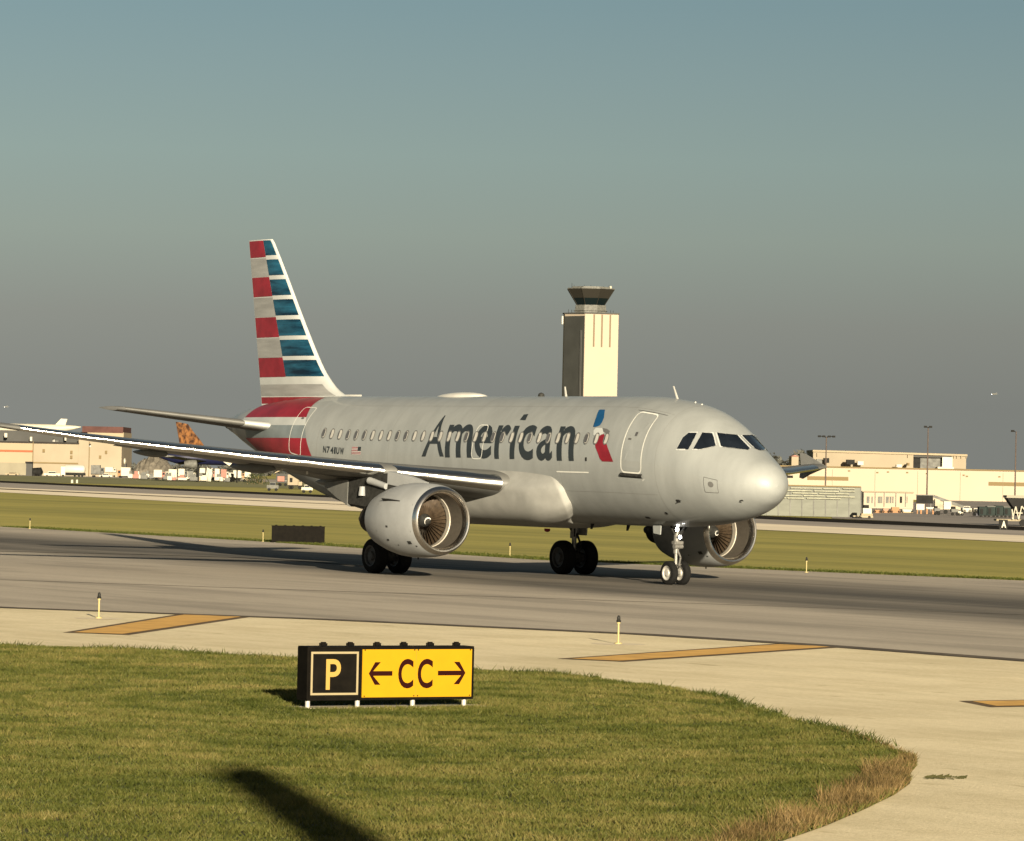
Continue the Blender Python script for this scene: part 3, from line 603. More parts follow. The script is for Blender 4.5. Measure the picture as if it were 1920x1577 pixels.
concrete = ground_mat('concrete_apron', [((.62, .53, .345), (.70, .60, .395), (1, 1, 1), .12, .35, .65), ((.90, .90, .88), W1, (.6, 3, 1), .5, .35, .6), ((.85, .85, .82), W1, (1, 1, 1), 10, .35, .65), ((.68, .66, .60), W1, (.35, 1, 1), 1.6, .28, .37), ((.90, .89, .86), W1, (1, 1, 1), .35, .4, .55)], bump=.35, bs=25)[0]
shoulder = ground_mat('concrete_shoulder', [((.56, .48, .35), (.70, .60, .43), (.05, .3, 1), .4, .35, .65)], bump=0)[0]
asph2 = ground_mat('service_asphalt', [((.20, .175, .145), (.27, .235, .195), (.03, .2, 1), .4, .35, .65)], bump=0)[0]
darkas = ground_mat('dark_shoulder', [((.010, .008, .006), (.018, .015, .011), (.05, .2, 1), .5, .35, .65)], bump=0, rough=1)[0]
darkas.node_tree.nodes['Principled BSDF'].inputs['Specular IOR Level'].default_value = .02
# taxiway asphalt with rubber-darkened wheel lanes along its centreline
taxi, N, L, b, cur, tc = ground_mat('taxiway_asphalt', [((.315, .275, .215), (.395, .345, .27), (.06, .5, 1), .35, .35, .65), ((.90, .90, .90), W1, (.12, 2.2, 1), .6, .35, .6), ((.86, .86, .86), W1, (1, 1, 1), 9, .35, .65), ((.80, .80, .80), W1, (.25, 1.4, 1), .25, .40, .5)], bump=.3, bs=30)
sx = N.new('ShaderNodeSeparateXYZ'); L.new(tc.outputs['Object'], sx.inputs[0])
nn = N.new('ShaderNodeTexNoise'); nn.inputs['Scale'].default_value = .05; L.new(tc.outputs['Object'], nn.inputs['Vector'])
yy = N.new('ShaderNodeMath'); yy.operation = 'MULTIPLY_ADD'; yy.inputs[1].default_value = 7.0; L.new(nn.outputs['Fac'], yy.inputs[0]); y9 = N.new('ShaderNodeMath'); y9.operation = 'MULTIPLY_ADD'; y9.inputs[1].default_value = .09; L.new(sx.outputs['X'], y9.inputs[0]); L.new(sx.outputs['Y'], y9.inputs[2]); L.new(y9.outputs[0], yy.inputs[2])
mr = N.new('ShaderNodeMapRange'); mr.inputs['From Min'].default_value = -14; mr.inputs['From Max'].default_value = 22; L.new(yy.outputs[0], mr.inputs['Value'])
rp = N.new('ShaderNodeValToRGB'); e = rp.color_ramp.elements; e[0].position = 0; e[0].color = (1, 1, 1, 1); e[1].position = 1; e[1].color = (1, 1, 1, 1)
for p, v in ((.20, .98), (.28, .62), (.34, .18), (.41, .34), (.48, .12), (.55, .22), (.62, .42), (.70, .55), (.80, .90)): q = e.new(p); q.color = (v, v, v, 1)
L.new(mr.outputs[0], rp.inputs[0])
mp = N.new('ShaderNodeMapping'); mp.inputs['Scale'].default_value = (.02, 1.6, 1); L.new(tc.outputs['Object'], mp.inputs[0])
ns = N.new('ShaderNodeTexNoise'); ns.inputs['Scale'].default_value = 1; ns.inputs['Detail'].default_value = 5; L.new(mp.outputs[0], ns.inputs['Vector'])
mrs = N.new('ShaderNodeMapRange'); mrs.inputs['From Min'].default_value = .35; mrs.inputs['From Max'].default_value = .65; mrs.inputs['To Min'].default_value = .85; mrs.inputs['To Max'].default_value = 1.0; L.new(ns.outputs['Fac'], mrs.inputs['Value'])
m1 = N.new('ShaderNodeMix'); m1.data_type = 'RGBA'; m1.inputs['A'].default_value = (1, 1, 1, 1); L.new(mrs.outputs[0], m1.inputs['Factor']); L.new(rp.outputs[0], m1.inputs['B'])
m2 = N.new('ShaderNodeMix'); m2.data_type = 'RGBA'; m2.blend_type = 'MULTIPLY'; m2.inputs['Factor'].default_value = 1; L.new(cur, m2.inputs['A']); L.new(m1.outputs['Result'], m2.inputs['B']); L.new(m2.outputs['Result'], b.inputs['Base Color'])

flat('ground', [(-9000, -3000), (3000, -3000), (3000, 9000), (-9000, 9000)], -.02, grassfar)
def ext(pts, a, b):                                              # run a line on past both its ends
    p = [Vector(q).to_2d() if len(q) == 3 else Vector(q) for q in pts]
    return [tuple(p[0]+(p[0]-p[1]).normalized()*a)]+[tuple(q) for q in p]+[tuple(p[-1]+(p[-1]-p[-2]).normalized()*b)]
far_edge = ext([(-99.5, 24.5), (-67.95, 21.5), (-35.96, 15.8), (-12.5, 19.5)], 400, 300)
near_edge = ext([(13.56, -33.3), (20.47, -28.8), (28.44, -25.7), (33.96, -24.95), (40.13, -25.0)], 0, 0)
near_edge = [(-400, -190), (-60, -58), (-10, -42)]+near_edge[1:-1]+[(60, -25.3), (400, -28)]
far_edge = [(-500, 60)]+far_edge[1:-1]+[(20, 27), (400, 60)]
flat('taxiway', far_edge+near_edge[::-1], .010, taxi)
flat('apron', near_edge+[(400, -400), (-400, -400)], .004, concrete)
def offs(line, d0, d1): return [(x, y+d0) for x, y in line]+[(x, y+d1) for x, y in line[::-1]]
flat('taxiway_edge_line', offs(near_edge, -.25, .45), .016, mat('edge_seal', (.075, .058, .038), .8, var=.4, scale=1.2, vec=(.6, 3, 1)))
for k, (a0, a1) in enumerate((((0, 1088), (700, 1112)), ((0, 1062), (430, 1062)))):
    p, q = gnd(*a0), gnd(*a1); d = Vector((q[0]-p[0], q[1]-p[1])); p = (p[0]-d.x, p[1]-d.y); q = (q[0]+d.x*(1.6 if k == 0 else 0), q[1]+d.y*(1.6 if k == 0 else 0))
    flat('seal_and_shade_strip', [p, q, (q[0], q[1]+.16), (p[0], p[1]+.22)], .016, bpy.data.materials['edge_seal'])
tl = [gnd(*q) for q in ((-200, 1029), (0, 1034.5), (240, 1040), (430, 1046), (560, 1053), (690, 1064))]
flat('seal_and_shade_strip', [(x, y) for x, y in tl]+[(x, y+.75-.05*i) for i, (x, y) in list(enumerate(tl))[::-1]], .016, mat('painted_shade_band', (.02, .018, .014), .9, spec=.05))  # shadow band across the taxiway put in as a dark strip
# band of far service taxiway
def band_line(ys): return [gnd(x, y) for x, y in zip((0, 640, 1500, 1920), ys)]
l1, l2, l3, l4 = (band_line(v) for v in ((901.5, 929.5, 970.5, 988), (905, 934, 977, 995), (914, 941, 985.5, 1004.5), (923, 957, 997, 1017)))
l0 = band_line((899, 926, 960, 966))
X = lambda l: ext(l, 900, 500)
flat('dark_shoulder', X(l1)+X(l2)[::-1], .012, darkas); flat('far_taxiway', X(l2)+X(l3)[::-1], .008, asph2); flat('far_shoulder', X(l3)+X(l4)[::-1], .012, shoulder)
tb = [gnd(1560, 972), gnd(1920, 988), (-60, 200), (200, 420), (-300, 900), (-700, 600), gnd(1560, 955)]
flat('service_apron', tb, .006, ground_mat('apron_asphalt', [((.16, .14, .12), (.205, .18, .15), (.03, .1, 1), .4, .35, .65)], bump=0)[0])
flat('service_road', [gnd(-200, 886), gnd(640, 907), gnd(640, 902), gnd(-200, 883.5)], .006, asph2)
flat('parking_ground', [gnd(-400, 893), gnd(640, 918), gnd(900, 925), gnd(900, 904), gnd(-400, 882)], .002, grassdark)
# chevrons painted on the concrete
oran = mat('marking_paint', (.50, .29, .075), .8, var=.14, scale=1.5, bump=.1); oblk = mat('marking_border', (.10, .065, .03), .8, var=.3, scale=3)
def marking(pts, ins):
    c = Vector((sum(p[0] for p in pts)/4, sum(p[1] for p in pts)/4)); flat('painted_marking_border', pts, .010, oblk)
    P = [Vector(p) for p in pts]; n = 4; out = []
    for i in range(n):
        a, b_, d = P[i-1], P[i], P[(i+1) % n]; e1 = (b_-a).normalized(); e2 = (d-b_).normalized(); n1 = Vector((-e1.y, e1.x)); n2 = Vector((-e2.y, e2.x))
        if (c-b_).dot(n1) < 0: n1 = -n1
        if (c-b_).dot(n2) < 0: n2 = -n2
        k = (n1+n2); k = k/max(.18, k.dot(n1)); out.append(tuple(b_+k*ins))
    flat('painted_marking', out, .015, oran)
marking([(26.5, -38.5), (27.7, -37.65), (18.9, -29.6), (17.3, -30.6)], .20)
marking([(37.9, -34.35), (39.15, -33.75), (34.4, -24.75), (32.9, -25.45)], .20)
marking([(51.1, -35.95), (52.6, -36.6), (52.75, -27), (51.2, -26.6)], .18)

# ---------------------------------------------------------------- the near grass island
isl = [(-30, -130), (5, -78), (22, -55), (31.88, -42.64), (33.38, -40.9), (36.84, -39.9), (41.42, -38.5), (43.26, -38.0), (46.77, -38.35), (49.5, -39.4), (52.02, -40.77), (56.45, -42.71), (59.28, -44.19), (61.2, -45.2), (62.3, -46.1), (63.4, -47.1), (64.6, -48.1), (65.8, -49.3),
       (67.26, -50.9), (68.66, -52.5), (69.8, -53.9), (72, -57.5), (75, -64), (78, -80), (78, -140)]
soil = ground_mat('grass_soil', [((.035, .040, .010), (.07, .065, .02), (1, 1, 1), 1.5, .35, .65)], bump=.6, bs=14)[0]
# low mound so that the turf stands a hand above the concrete
flat('grass_island', isl, .018, soil)
IS = np.array(isl)
def inside(px, py):
    c = np.zeros(len(px), bool); n = len(IS); j = n-1
    for i in range(n):
        xi, yi = IS[i]; xj, yj = IS[j]
        k = ((yi > py) != (yj > py)) & (px < (xj-xi)*(py-yi)/(yj-yi+1e-12)+xi); c ^= k; j = i
    return c
def edge_dist(px, py, pts):
    d = np.full(len(px), 1e9)
    for i in range(len(pts)-1):
        a = np.array(pts[i]); b_ = np.array(pts[i+1]); ab = b_-a; t = np.clip(((px-a[0])*ab[0]+(py-a[1])*ab[1])/(ab@ab), 0, 1)
        d = np.minimum(d, np.hypot(px-a[0]-t*ab[0], py-a[1]-t*ab[1]))
    return d
rng = np.random.default_rng(3)
def vnoise(x, y, sc, seed):
    r = np.random.default_rng(seed); T = r.random((256, 256)); x = x*sc; y = y*sc; xi = np.floor(x).astype(int); yi = np.floor(y).astype(int); fx = x-xi; fy = y-yi
    fx = fx*fx*(3-2*fx); fy = fy*fy*(3-2*fy); g = lambda a, b_: T[a % 256, b_ % 256]
    return (g(xi, yi)*(1-fx)+g(xi+1, yi)*fx)*(1-fy)+(g(xi, yi+1)*(1-fx)+g(xi+1, yi+1)*fx)*fy
def blades(name, px, py, h, wd, lean, m, z0=.018, hue=None):
    n = len(px); an = rng.random(n)*2*np.pi; la = rng.random(n)*2*np.pi; ll = lean*h*(.3+rng.random(n))
    dx, dy = np.cos(an)*wd/2, np.sin(an)*wd/2; V = np.empty((n, 3, 3), np.float32); z = np.full(n, z0)
    V[:, 0] = np.stack([px-dx, py-dy, z], 1); V[:, 1] = np.stack([px+dx, py+dy, z], 1); V[:, 2] = np.stack([px+ll*np.cos(la), py+ll*np.sin(la), z0+h], 1)
    me = bpy.data.meshes.new(name); me.vertices.add(3*n); me.vertices.foreach_set('co', V.ravel()); me.loops.add(3*n); me.loops.foreach_set('vertex_index', np.arange(3*n, dtype=np.int32))
    me.polygons.add(n); me.polygons.foreach_set('loop_start', np.arange(0, 3*n, 3, dtype=np.int32)); me.update(calc_edges=True)
    if hue is not None:
        at_ = me.attributes.new('tone', 'FLOAT', 'FACE'); at_.data.foreach_set('value', hue.astype(np.float32))
    me.materials.append(m); o = bpy.data.objects.new(name, me); COL.objects.link(o); return o
def blade_mat(name, stops, transl=.35):
    m = bpy.data.materials.new(name); m.use_nodes = True; nt = m.node_tree; N = nt.nodes; L = nt.links; b = N['Principled BSDF']; b.inputs['Roughness'].default_value = .6; b.inputs['Specular IOR Level'].default_value = .2
    a = N.new('ShaderNodeAttribute'); a.attribute_name = 'tone'; r = N.new('ShaderNodeValToRGB'); L.new(a.outputs['Fac'], r.inputs[0])
    while len(r.color_ramp.elements) < len(stops): r.color_ramp.elements.new(.5)
    for e, (p, c) in zip(r.color_ramp.elements, stops): e.position = p; e.color = (*c, 1)
    L.new(r.outputs[0], b.inputs['Base Color']); t = N.new('ShaderNodeBsdfTranslucent'); L.new(r.outputs[0], t.inputs[0]); mx = N.new('ShaderNodeMixShader'); mx.inputs[0].default_value = transl
    L.new(b.outputs[0], mx.inputs[1]); L.new(t.outputs[0], mx.inputs[2]); L.new(mx.outputs[0], N['Material Output'].inputs[0]); return m
def scatter(n, x0, x1, y0, y1):
    px = x0+(x1-x0)*rng.random(n); py = y0+(y1-y0)*rng.random(n); k = inside(px, py); px, py = px[k], py[k]
    d = np.stack([px-CAM.x, py-CAM.y], 1); dep = d@np.array([Fv.x, Fv.y]); lat = d@np.array([Rv.x, Rv.y]); k = (dep > 33) & (dep < 84) & (np.abs(lat) < dep*.1238+3.5)
    return px[k], py[k], dep[k]
NB = 1650000
px, py, dep = scatter(NB, 24, 74, -66, -36)
k = rng.random(len(px)) < np.clip((52/dep)**1.1, .35, 1); px, py, dep = px[k], py[k], dep[k]
# mower tracks curving round the sign, tufts and worn patches
rt = np.hypot((px-50.5), (py+46.1)); trk = .5+.5*np.sin(rt*3.6+2.5*vnoise(px, py, .35, 5)); n1 = vnoise(px, py, 1.3, 1); n2 = vnoise(px, py, .35, 2); n3 = vnoise(px, py, 4.5, 3)
h = .014+.020*n1+.030*(n3**2)+.014*rng.random(len(px))+.020*(trk > .80)*(vnoise(px, py, .8, 9) > .4); e_ = edge_dist(px, py, isl)
h *= np.where(e_ < .35, 1.15, 1.0); h *= np.where(rng.random(len(px)) < .004, 2.0, 1.0)
trk2 = np.clip((trk-.82)/.12, 0, 1)*np.clip((15-rt)/6, 0, 1)*(vnoise(px, py, .5, 31) > .35)
tone = np.clip(.24*n2+.26*n1+.30*rng.random(len(px))+.30*(n3-.5)+.14-.13*trk2, 0, 1)
pad = (px > 49.9) & (px < 50.72) & (py > -47.5) & (py < -44.4); k = ~pad
g = blades('grass', px[k], py[k], h[k], .015, 1.1, blade_mat('grass_blade', [(0, (.022, .036, .004)), (.28, (.043, .053, .008)), (.50, (.078, .085, .016)), (.75, (.142, .126, .036)), (1, (.23, .18, .065))]), hue=tone[k]); tag(g, kind='stuff')
# weeds standing on the far rim
m_ = 5200; q = rng.random(m_); segs = np.array(isl[3:17]); ii = rng.integers(0, len(segs)-3, m_); A_ = segs[ii]*(1-q[:, None])+segs[ii+1]*q[:, None]; k = vnoise(A_[:, 0], A_[:, 1], 1.1, 12) > .45
k &= A_[:, 0] < 59.5; A_ = A_[k]; A_ = A_+rng.normal(0, .10, A_.shape); g = blades('weeds', A_[:, 0], A_[:, 1], .04+.09*rng.random(len(A_))**2, .022, 1.2, bpy.data.materials['grass_blade'], hue=rng.random(len(A_))*.45); tag(g, kind='stuff')
# dry straw along the round tip of the island
tip = isl[12:21]; n_ = 420000; px, py, dep = scatter(n_, 57, 74, -62, -43)
e_ = edge_dist(px, py, isl[11:23]); wdt = .06+.48*np.clip((px-60.5)/3.0, 0, 1)*(.45+.9*vnoise(px, py, .8, 21)); k = (e_ < wdt) & (rng.random(len(px)) < 1.2-e_/wdt); px, py, e_ = px[k], py[k], e_[k]
hh = (.05+.12*vnoise(px, py, 1.8, 22)+.10*rng.random(len(px))**1.5)*np.clip(.5+e_*1.2, .5, 1.1)
g = blades('dry_grass', px, py, hh, .011, .8, blade_mat('straw', [(0, (.030, .026, .008)), (.3, (.075, .052, .018)), (.65, (.165, .110, .042)), (1, (.30, .215, .095))]), hue=np.clip(.02+.55*vnoise(px, py, 2.6, 23)+.45*rng.random(len(px))+.5*(e_-.3)*0, 0, 1)); tag(g, kind='stuff')
# short tufts along the far rim of the taxiway
m_ = 30000; fe = np.array(far_edge[1:-1]); q = rng.random(m_); ii = rng.integers(0, len(fe)-1, m_); A_ = fe[ii]*(1-q[:, None])+fe[ii+1]*q[:, None]; A_[:, 1] += np.abs(rng.normal(0, .9, m_))
g = blades('verge_grass', A_[:, 0], A_[:, 1], .03+.05*rng.random(m_), .06, 1.2, bpy.data.materials['grass_blade'], hue=.1+.45*rng.random(m_)); tag(g, kind='stuff')
# small plant debris lying on the concrete beyond the tip
a = MB()
for k in range(60):
    u = random.random(); p = Vector(gnd(1735+75*u, 1456+random.random()*6)); s_ = .02+.05*random.random(); a.add([(p.x-s_, p.y-s_*.4, .006), (p.x+s_, p.y-s_*.2, .006), (p.x+s_*.5, p.y+s_*.4, .006+.03*random.random())], [(0, 1, 2)])
tag(part('plant_debris', a, soil, recalc=False), kind='stuff')

# ---------------------------------------------------------------- taxiway guidance sign
sy = mat('sign_yellow', (.28, .150, .002), .6, var=.03, scale=3, spec=.12); sb = mat('sign_black', (.0035, .0028, .0018), .7, var=.3, scale=5, spec=.05); sbord = mat('sign_border', (.20, .165, .095), .6, var=.05, spec=.1); sred = mat('sign_lettering', (.013, .0016, .001), .6, spec=.05); slet = mat('sign_lettering_yellow', (.25, .165, .040), .6, spec=.1)
KX = 2.66/2.93
sg = thing('taxiway_sign', 'black and yellow taxiway sign reading P and CC with arrows, standing in near grass', 'sign', (50.50, -47.36, 0), rad(86))
# local x runs along the face to the right, local -y faces the viewer
W_, H0, H1, DPT = 2.66, .150, .860, .28
a = MB(); a.bbox(0, W_, 0, DPT, H0, H1); part('cabinet', a, sb, sg)
a = MB(); a.bbox(-.01, W_+.01, -.012, DPT+.01, H1, H1+.022); a.bbox(-.01, W_+.01, -.012, DPT+.01, H0-.025, H0); a.bbox(-.014, 0, -.012, DPT+.01, H0, H1); a.bbox(W_, W_+.014, -.012, DPT+.01, H0, H1); a.bbox(.828, .855, -.012, 0, H0, H1); part('frame', a, sb, sg)
a = MB(); a.bbox(.862, W_-.02, -.010, 0, H0+.012, H1-.02); yp = part('yellow_panel', a, sy, sg)
a = MB(); a.bbox(.02, .822, -.008, 0, H0+.012, H1-.02); bp_ = part('black_panel', a, sb, sg)
a = MB(); x0, x1, z0, z1, t = .045, .800, H0+.05, H1-.05, .030
for q in ((x0, x1, z1-t, z1), (x0, x1, z0, z0+t), (x0, x0+t, z0+t, z1-t), (x1-t, x1, z0+t, z1-t)): a.bbox(q[0], q[1], -.013, -.008, q[2], q[3])
part('border', a, sbord, bp_)
def flat_glyph(ch, x, z, w_, h_, m, par, y=-.014, bold=.02):
    bm, asp = glyph(ch, bold); mb = MB(); bm_out(mb, bm, lambda u, v: (x+u*w_, y, z+v*h_)); return part('letter', mb, m, par)
flat_glyph('P', .285, .275, .235, .43, slet, bp_, y=-.012, bold=.012)
flat_glyph('C', 1.44, .285, .245, .42, sred, yp, bold=.022); flat_glyph('C', 1.755, .285, .245, .42, sred, yp, bold=.022)
def arrow(x0, x1, z, par):
    d = 1 if x1 > x0 else -1; a = MB(); t = .033
    P = [(x0, z-t), (x1-d*.07, z-t), (x1-d*.19, z-.16), (x1-d*.10, z-.16), (x1, z), (x1-d*.10, z+.16), (x1-d*.19, z+.16), (x1-d*.07, z+t), (x0, z+t)]
    Q = [(P[0], P[1], P[7], P[8]), (P[1], P[2], P[3], P[4]), (P[1], P[4], P[7]), (P[4], P[5], P[6], P[7])]
    for q in Q: a.quad(*[(p[0], -.014, p[1]) for p in q])
    part('arrow', a, sred, par)
arrow(1.345, .965, .50, yp); arrow(2.085, 2.535, .50, yp)
a = MB(); a.bbox(1.725, 1.731, -.0115, -.010, H0+.014, H1-.022); part('panel_seam', a, mat('seam_yellow', (.20, .13, .01), .6), yp)
a = MB()
for x, z in ((.90, .83), (1.70, .83), (1.76, .83), (2.61, .83), (.90, .18), (1.70, .18), (1.76, .18), (2.61, .18)): a.tube((x, -.0105, z), (x, -.014, z), .010, .010, 8)
part('screw', a, sb, yp)
for x in (.04, .83, 1.72, 2.56):
    a = MB(); a.tube((x, .06, 0), (x, .06, H0-.025), .035, .035, 12); a.tube((x, .06, 0), (x, .06, .02), .06, .06, 12); part('leg', a, mat('leg_metal', (.34, .33, .29), .4, .2) if x < .1 else bpy.data.materials['leg_metal'], sg)
for k in range(6):
    x = .30+.43*k; a = MB(); a.tube((x-.045, .12, H1+.022), (x-.045, .12, H1+.05), .02, .02, 8); a.box((x, .12, H1+.048), (.09, .08, .035)); a.box((x, .12, H1+.072), (.06, .05, .018)); part('lamp_housing', a, sb, sg)
a = MB(); a.bbox(-.10, W_+.30, -.10, .40, .0, .024); tag(part('sign_footing', a, mat('old_concrete', (.30, .26, .18), .9, var=.25, scale=3)), 'thin concrete slab under the taxiway sign in grass', 'concrete pad').matrix_world = Matrix.Translation((50.50, -47.36, 0)) @ Matrix.Rotation(rad(86), 4, 'Z')

# ---------------------------------------------------------------- edge lights on stakes
stake = mat('stake_yellow', (.27, .225, .10), .5, var=.08, scale=8); cap_ = mat('lamp_cap', (.012, .012, .010), .3, var=.2); bl_ = mat('lamp_blue', (.03, .04, .10), .15)
def edge_light():
    t = thing('edge_light', '', 'taxiway light'); a = MB(); a.tube((0, 0, 0), (0, 0, .44), .020, .020, 12); a.tube((0, 0, 0), (0, 0, .03), .075, .075, 14); a.tube((0, 0, .41), (0, 0, .445), .036, .036, 12)
    part('stake', a, stake, t); a = MB(); a.lathe([(0, .045), (.03, .05), (.05, .035), (.10, .035), (.13, .02), (.14, 0)], (0, 0, .44), (0, 0, 1), 14); part('lamp', a, cap_, t); return t
e0 = edge_light(); el = [((19.66, -33.98), 'yellow stake light on the concrete left of the nearer orange marking at far left'), ((32.53, -29.13), 'yellow stake light with a dark cap standing on concrete right of the sign'),
 (gnd(56, 992), 'yellow stake light on the far taxiway edge near the left frame'), (gnd(493, 1016), 'yellow stake light beside the black sign back across the taxiway'),
 (gnd(956, 1044), 'yellow stake light in grass between the right engine and main wheels'), (gnd(1512, 1074), 'yellow stake light in grass right of the nose of the airliner')]
for i, (p, lb) in enumerate(el):
    o = e0 if i == 0 else clone(e0); o.location = (*p, 0.004); o['label'] = lb; o['group'] = 'yellow stake edge lights along the taxiway'
# flush conduit line of each near light
for p in ((19.66, -33.98), (32.53, -29.13)):
    a = MB(); a.lathe([(0, 0), (0.001, .55)], (p[0], p[1], .009), (0, 0, -1), 24); o = part('patched_circle', a, mat('patch_concrete', (.54, .46, .32), .9, var=.1), recalc=False); tag(o, kind='structure')
# the other sign, seen from behind
t = thing('taxiway_sign', 'long black taxiway sign seen from behind in the grass across the taxiway', 'sign', (*gnd(509, 1017.5), 0), YAWH+rad(0))
a = MB(); a.bbox(0, 2.45, 0, .25, .03, .78); part('cabinet', a, sb, t); a = MB(); a.bbox(-.02, 2.47, -.02, .27, .78, .80)
for k in range(6): a.box((.2+.41*k, .12, .815), (.1, .1, .03))
part('top_rail', a, sb, t); a = MB()
for k in range(4): part('leg', MB().tube((.15+.71*k, .12, 0), (.15+.71*k, .12, .13), .03), bpy.data.materials['leg_metal'], t)
# ================================================================ FAR SIDE OF THE FIELD
cream = mat('cream_wall', (.215, .178, .120), .9, var=.05, scale=.05, spec=.1); cream2 = mat('tan_wall', (.195, .165, .118), .9, var=.07, scale=.08, spec=.1); wallw = mat('pale_wall', (.262, .222, .168), .9, var=.03, scale=.05, spec=.1)
greyw = mat('grey_wall', (.045, .045, .042), .8, var=.1, scale=.1, spec=.1); brick = mat('red_brown_roof', (.055, .026, .022), .8, var=.15, scale=.4, spec=.1); roofd = mat('dark_roof', (.02, .018, .016), .8, var=.2, scale=.2, spec=.1)
stripe = mat('orange_stripe', (.20, .055, .02), .7); brown = mat('brown_stripe', (.115, .085, .042), .8, spec=.1); wht = mat('bright_white', (.30, .28, .22), .5, var=.06, scale=1); tank = mat('tank_white', (.32, .30, .25), .4)
dk = mat('dark_metal', (.008, .008, .007), .7, var=.3, scale=1, spec=.1); grn = mat('dark_green_metal', (.008, .014, .012), .7, var=.3, scale=1, spec=.15); org = mat('orange_metal', (.20, .10, .04), .6, var=.2, scale=1); pink = mat('pale_red_metal', (.19, .085, .062), .6, var=.1, scale=1)
gry = mat('mid_grey_metal', (.075, .075, .066), .6, var=.3, scale=1, spec=.2); navy = mat('dark_blue_paint', (.005, .006, .022), .4, var=.3, scale=.4, coat=.2); glassf = mat('vehicle_glass', (.01, .012, .014), .2, spec=.3)
galv = mat('galvanised', (.088, .092, .074), .6, .1, var=.10, scale=.6, vec=(1, 1, 3), spec=.2)
def place(px, D): p = at(px, D, 0); return (p.x, p.y, 0)
class Far:
    """a thing standing D metres out, its local x to the right, z up; sizes given from what the survey shows"""
    def __init__(s, name, label, cat, px, D, group=None):
        s.px, s.D = px, D; s.t = thing(name, label, cat, place(px, D), YAWH, group)
    def X(s, px): return (px-s.px)*s.D/FPX
    def Z(s, py, px=None): return zat(s.px if px is None else px, py, s.D)
    def block(s, name, px0, px1, py0, py1, m, th=8, y=0, par=None):
        z1 = s.Z(py0, (px0+px1)/2); z0 = max(0, s.Z(py1, (px0+px1)/2)) if py1 is not None else 0
        a = MB(); a.bbox(s.X(px0), s.X(px1), y, y+th, z0, z1); return part(name, a, m, par or s.t)
# control tower
F = Far('control_tower', 'tall pale airport control tower with dark flared cab rising behind the airliner', 'control tower', 1106, 1500)
F.t.location = place(1099.5, 1500)
sc = 1500/FPX; top = F.Z(588); A45 = rad(0)
wdt = 19.5
xl, xm, xr = F.X(1057), F.X(1097), F.X(1160)
bright = mat('tower_concrete', (.258, .215, .162), .85, var=.03, scale=.05)
pl = [(xm, 0), (xr, 2.5), (xr-3, 13), (xm-3.5, 15), (xl, 11.0), (xl+.5, 8.5)]
a = MB(); a.prism(pl, 0, top, 'z'); sh = part('shaft', a, bright, F.t)
dkw = mat('tower_shaded_face', (.026, .027, .024), .8, var=.12, scale=.15)  # left face of the shaft coloured dark for the shade on it
a = MB(); d = Vector((xl+.5-xm, 8.5)).normalized(); L_ = math.hypot(xl+.5-xm, 8.5); nrm = Vector((-d.y, d.x))*(-1)
if nrm.y > 0: nrm = -nrm
def on(u, o): return (xm+d.x*L_*u+nrm.x*o, d.y*L_*u+nrm.y*o)
P = [on(0.02, .15), on(1.0, .15), on(1.0, -.1), on(.02, -.1)]; a.prism([tuple(p) for p in P], 0, top-.8, 'z'); part('dark_side', a, dkw, F.t)
a = MB(); P = [on(.12, .45), on(.20, .45), on(.20, .1), on(.12, .1)]; a.prism([tuple(p) for p in P], 0, top-6, 'z'); part('side_rib', a, greyw, F.t)
for px in (1114, 1129, 1144.5):
    a = MB(); x = F.X(px); y = (x-xm)/(xr-xm)*2.5; a.bbox(x-.30, x+.30, y-.10, y+.3, F.Z(650), top-.2); part('slot_window', a, mat('slot', (.085, .060, .032), .6), F.t)
a = MB(); a.prism([(p[0]*1.0+(.35 if p[0] > F.X(1110) else -.35), p[1]+(-.35 if p[1] < 6 else .35)) for p in pl], top, top+.5, 'z'); part('parapet', a, greyw, F.t)
cx, cy = F.X(1107.5), 7.0
def octo(r, z, n=8, o=rad(22.5)): return [Vector((cx+r*math.cos(o+2*math.pi*k/n), cy+r*math.sin(o+2*math.pi*k/n), z)) for k in range(n)]
zz = lambda py: F.Z(py)
a = MB(); a.loft([octo(6.1, top+.5), octo(6.0, zz(571))], smooth=False); a.loft([octo(6.6, zz(582)), octo(6.6, zz(580.5))], smooth=False); part('cab_base', a, gry, F.t)
a = MB(); a.loft([octo(5.25, zz(571.5)), octo(6.85, zz(558))], smooth=False); cg = part('cab_lower_glass', a, mat('cab_glass', (.003, .006, .007), .3, spec=.15), F.t)
a = MB(); a.loft([octo(6.95, zz(558)), octo(9.15, zz(541))], smooth=False); part('cab_upper', a, mat('cab_cladding', (.018, .0165, .013), .8, .0, var=.1, spec=.08), F.t)
for p, q in zip(octo(5.3, zz(571.5)), octo(9.2, zz(541))): part('mullion', MB().tube(p, q, .12, .12, 6), bpy.data.materials['cab_cladding'], F.t)
a = MB(); a.loft([octo(9.25, zz(541)), octo(9.25, zz(539.3)), octo(7.4, zz(538.8)), octo(7.4, zz(536.5))], smooth=False); part('roof', a, gry, F.t)
a = MB()
for x, y, h in ((-7, 0, 1.7), (-6.2, 1, 1.1), (-4, 3, .8), (-2.5, -2, 1.0), (2, 1, .7), (4.5, 3, .9), (6.5, -2, 1.0), (0, 4, 1.3)): a.tube((cx+x, cy+y, zz(538)), (cx+x, cy+y, zz(538)+h), .09, .05, 6)
part('antenna', a, dk, F.t); a = MB(); a.lathe([(0, 0), (.1, .4), (.4, .55), (.9, .4), (1.05, 0)], (cx+7.1, cy-1, zz(539)), (0, 0, 1), 14); part('roof_dome', a, wht, F.t)
a = MB(); a.bbox(xl-.6, xl-.1, 8.4, 9.4, F.Z(607), F.Z(592)); part('white_panel', a, wht, F.t)
a = MB()
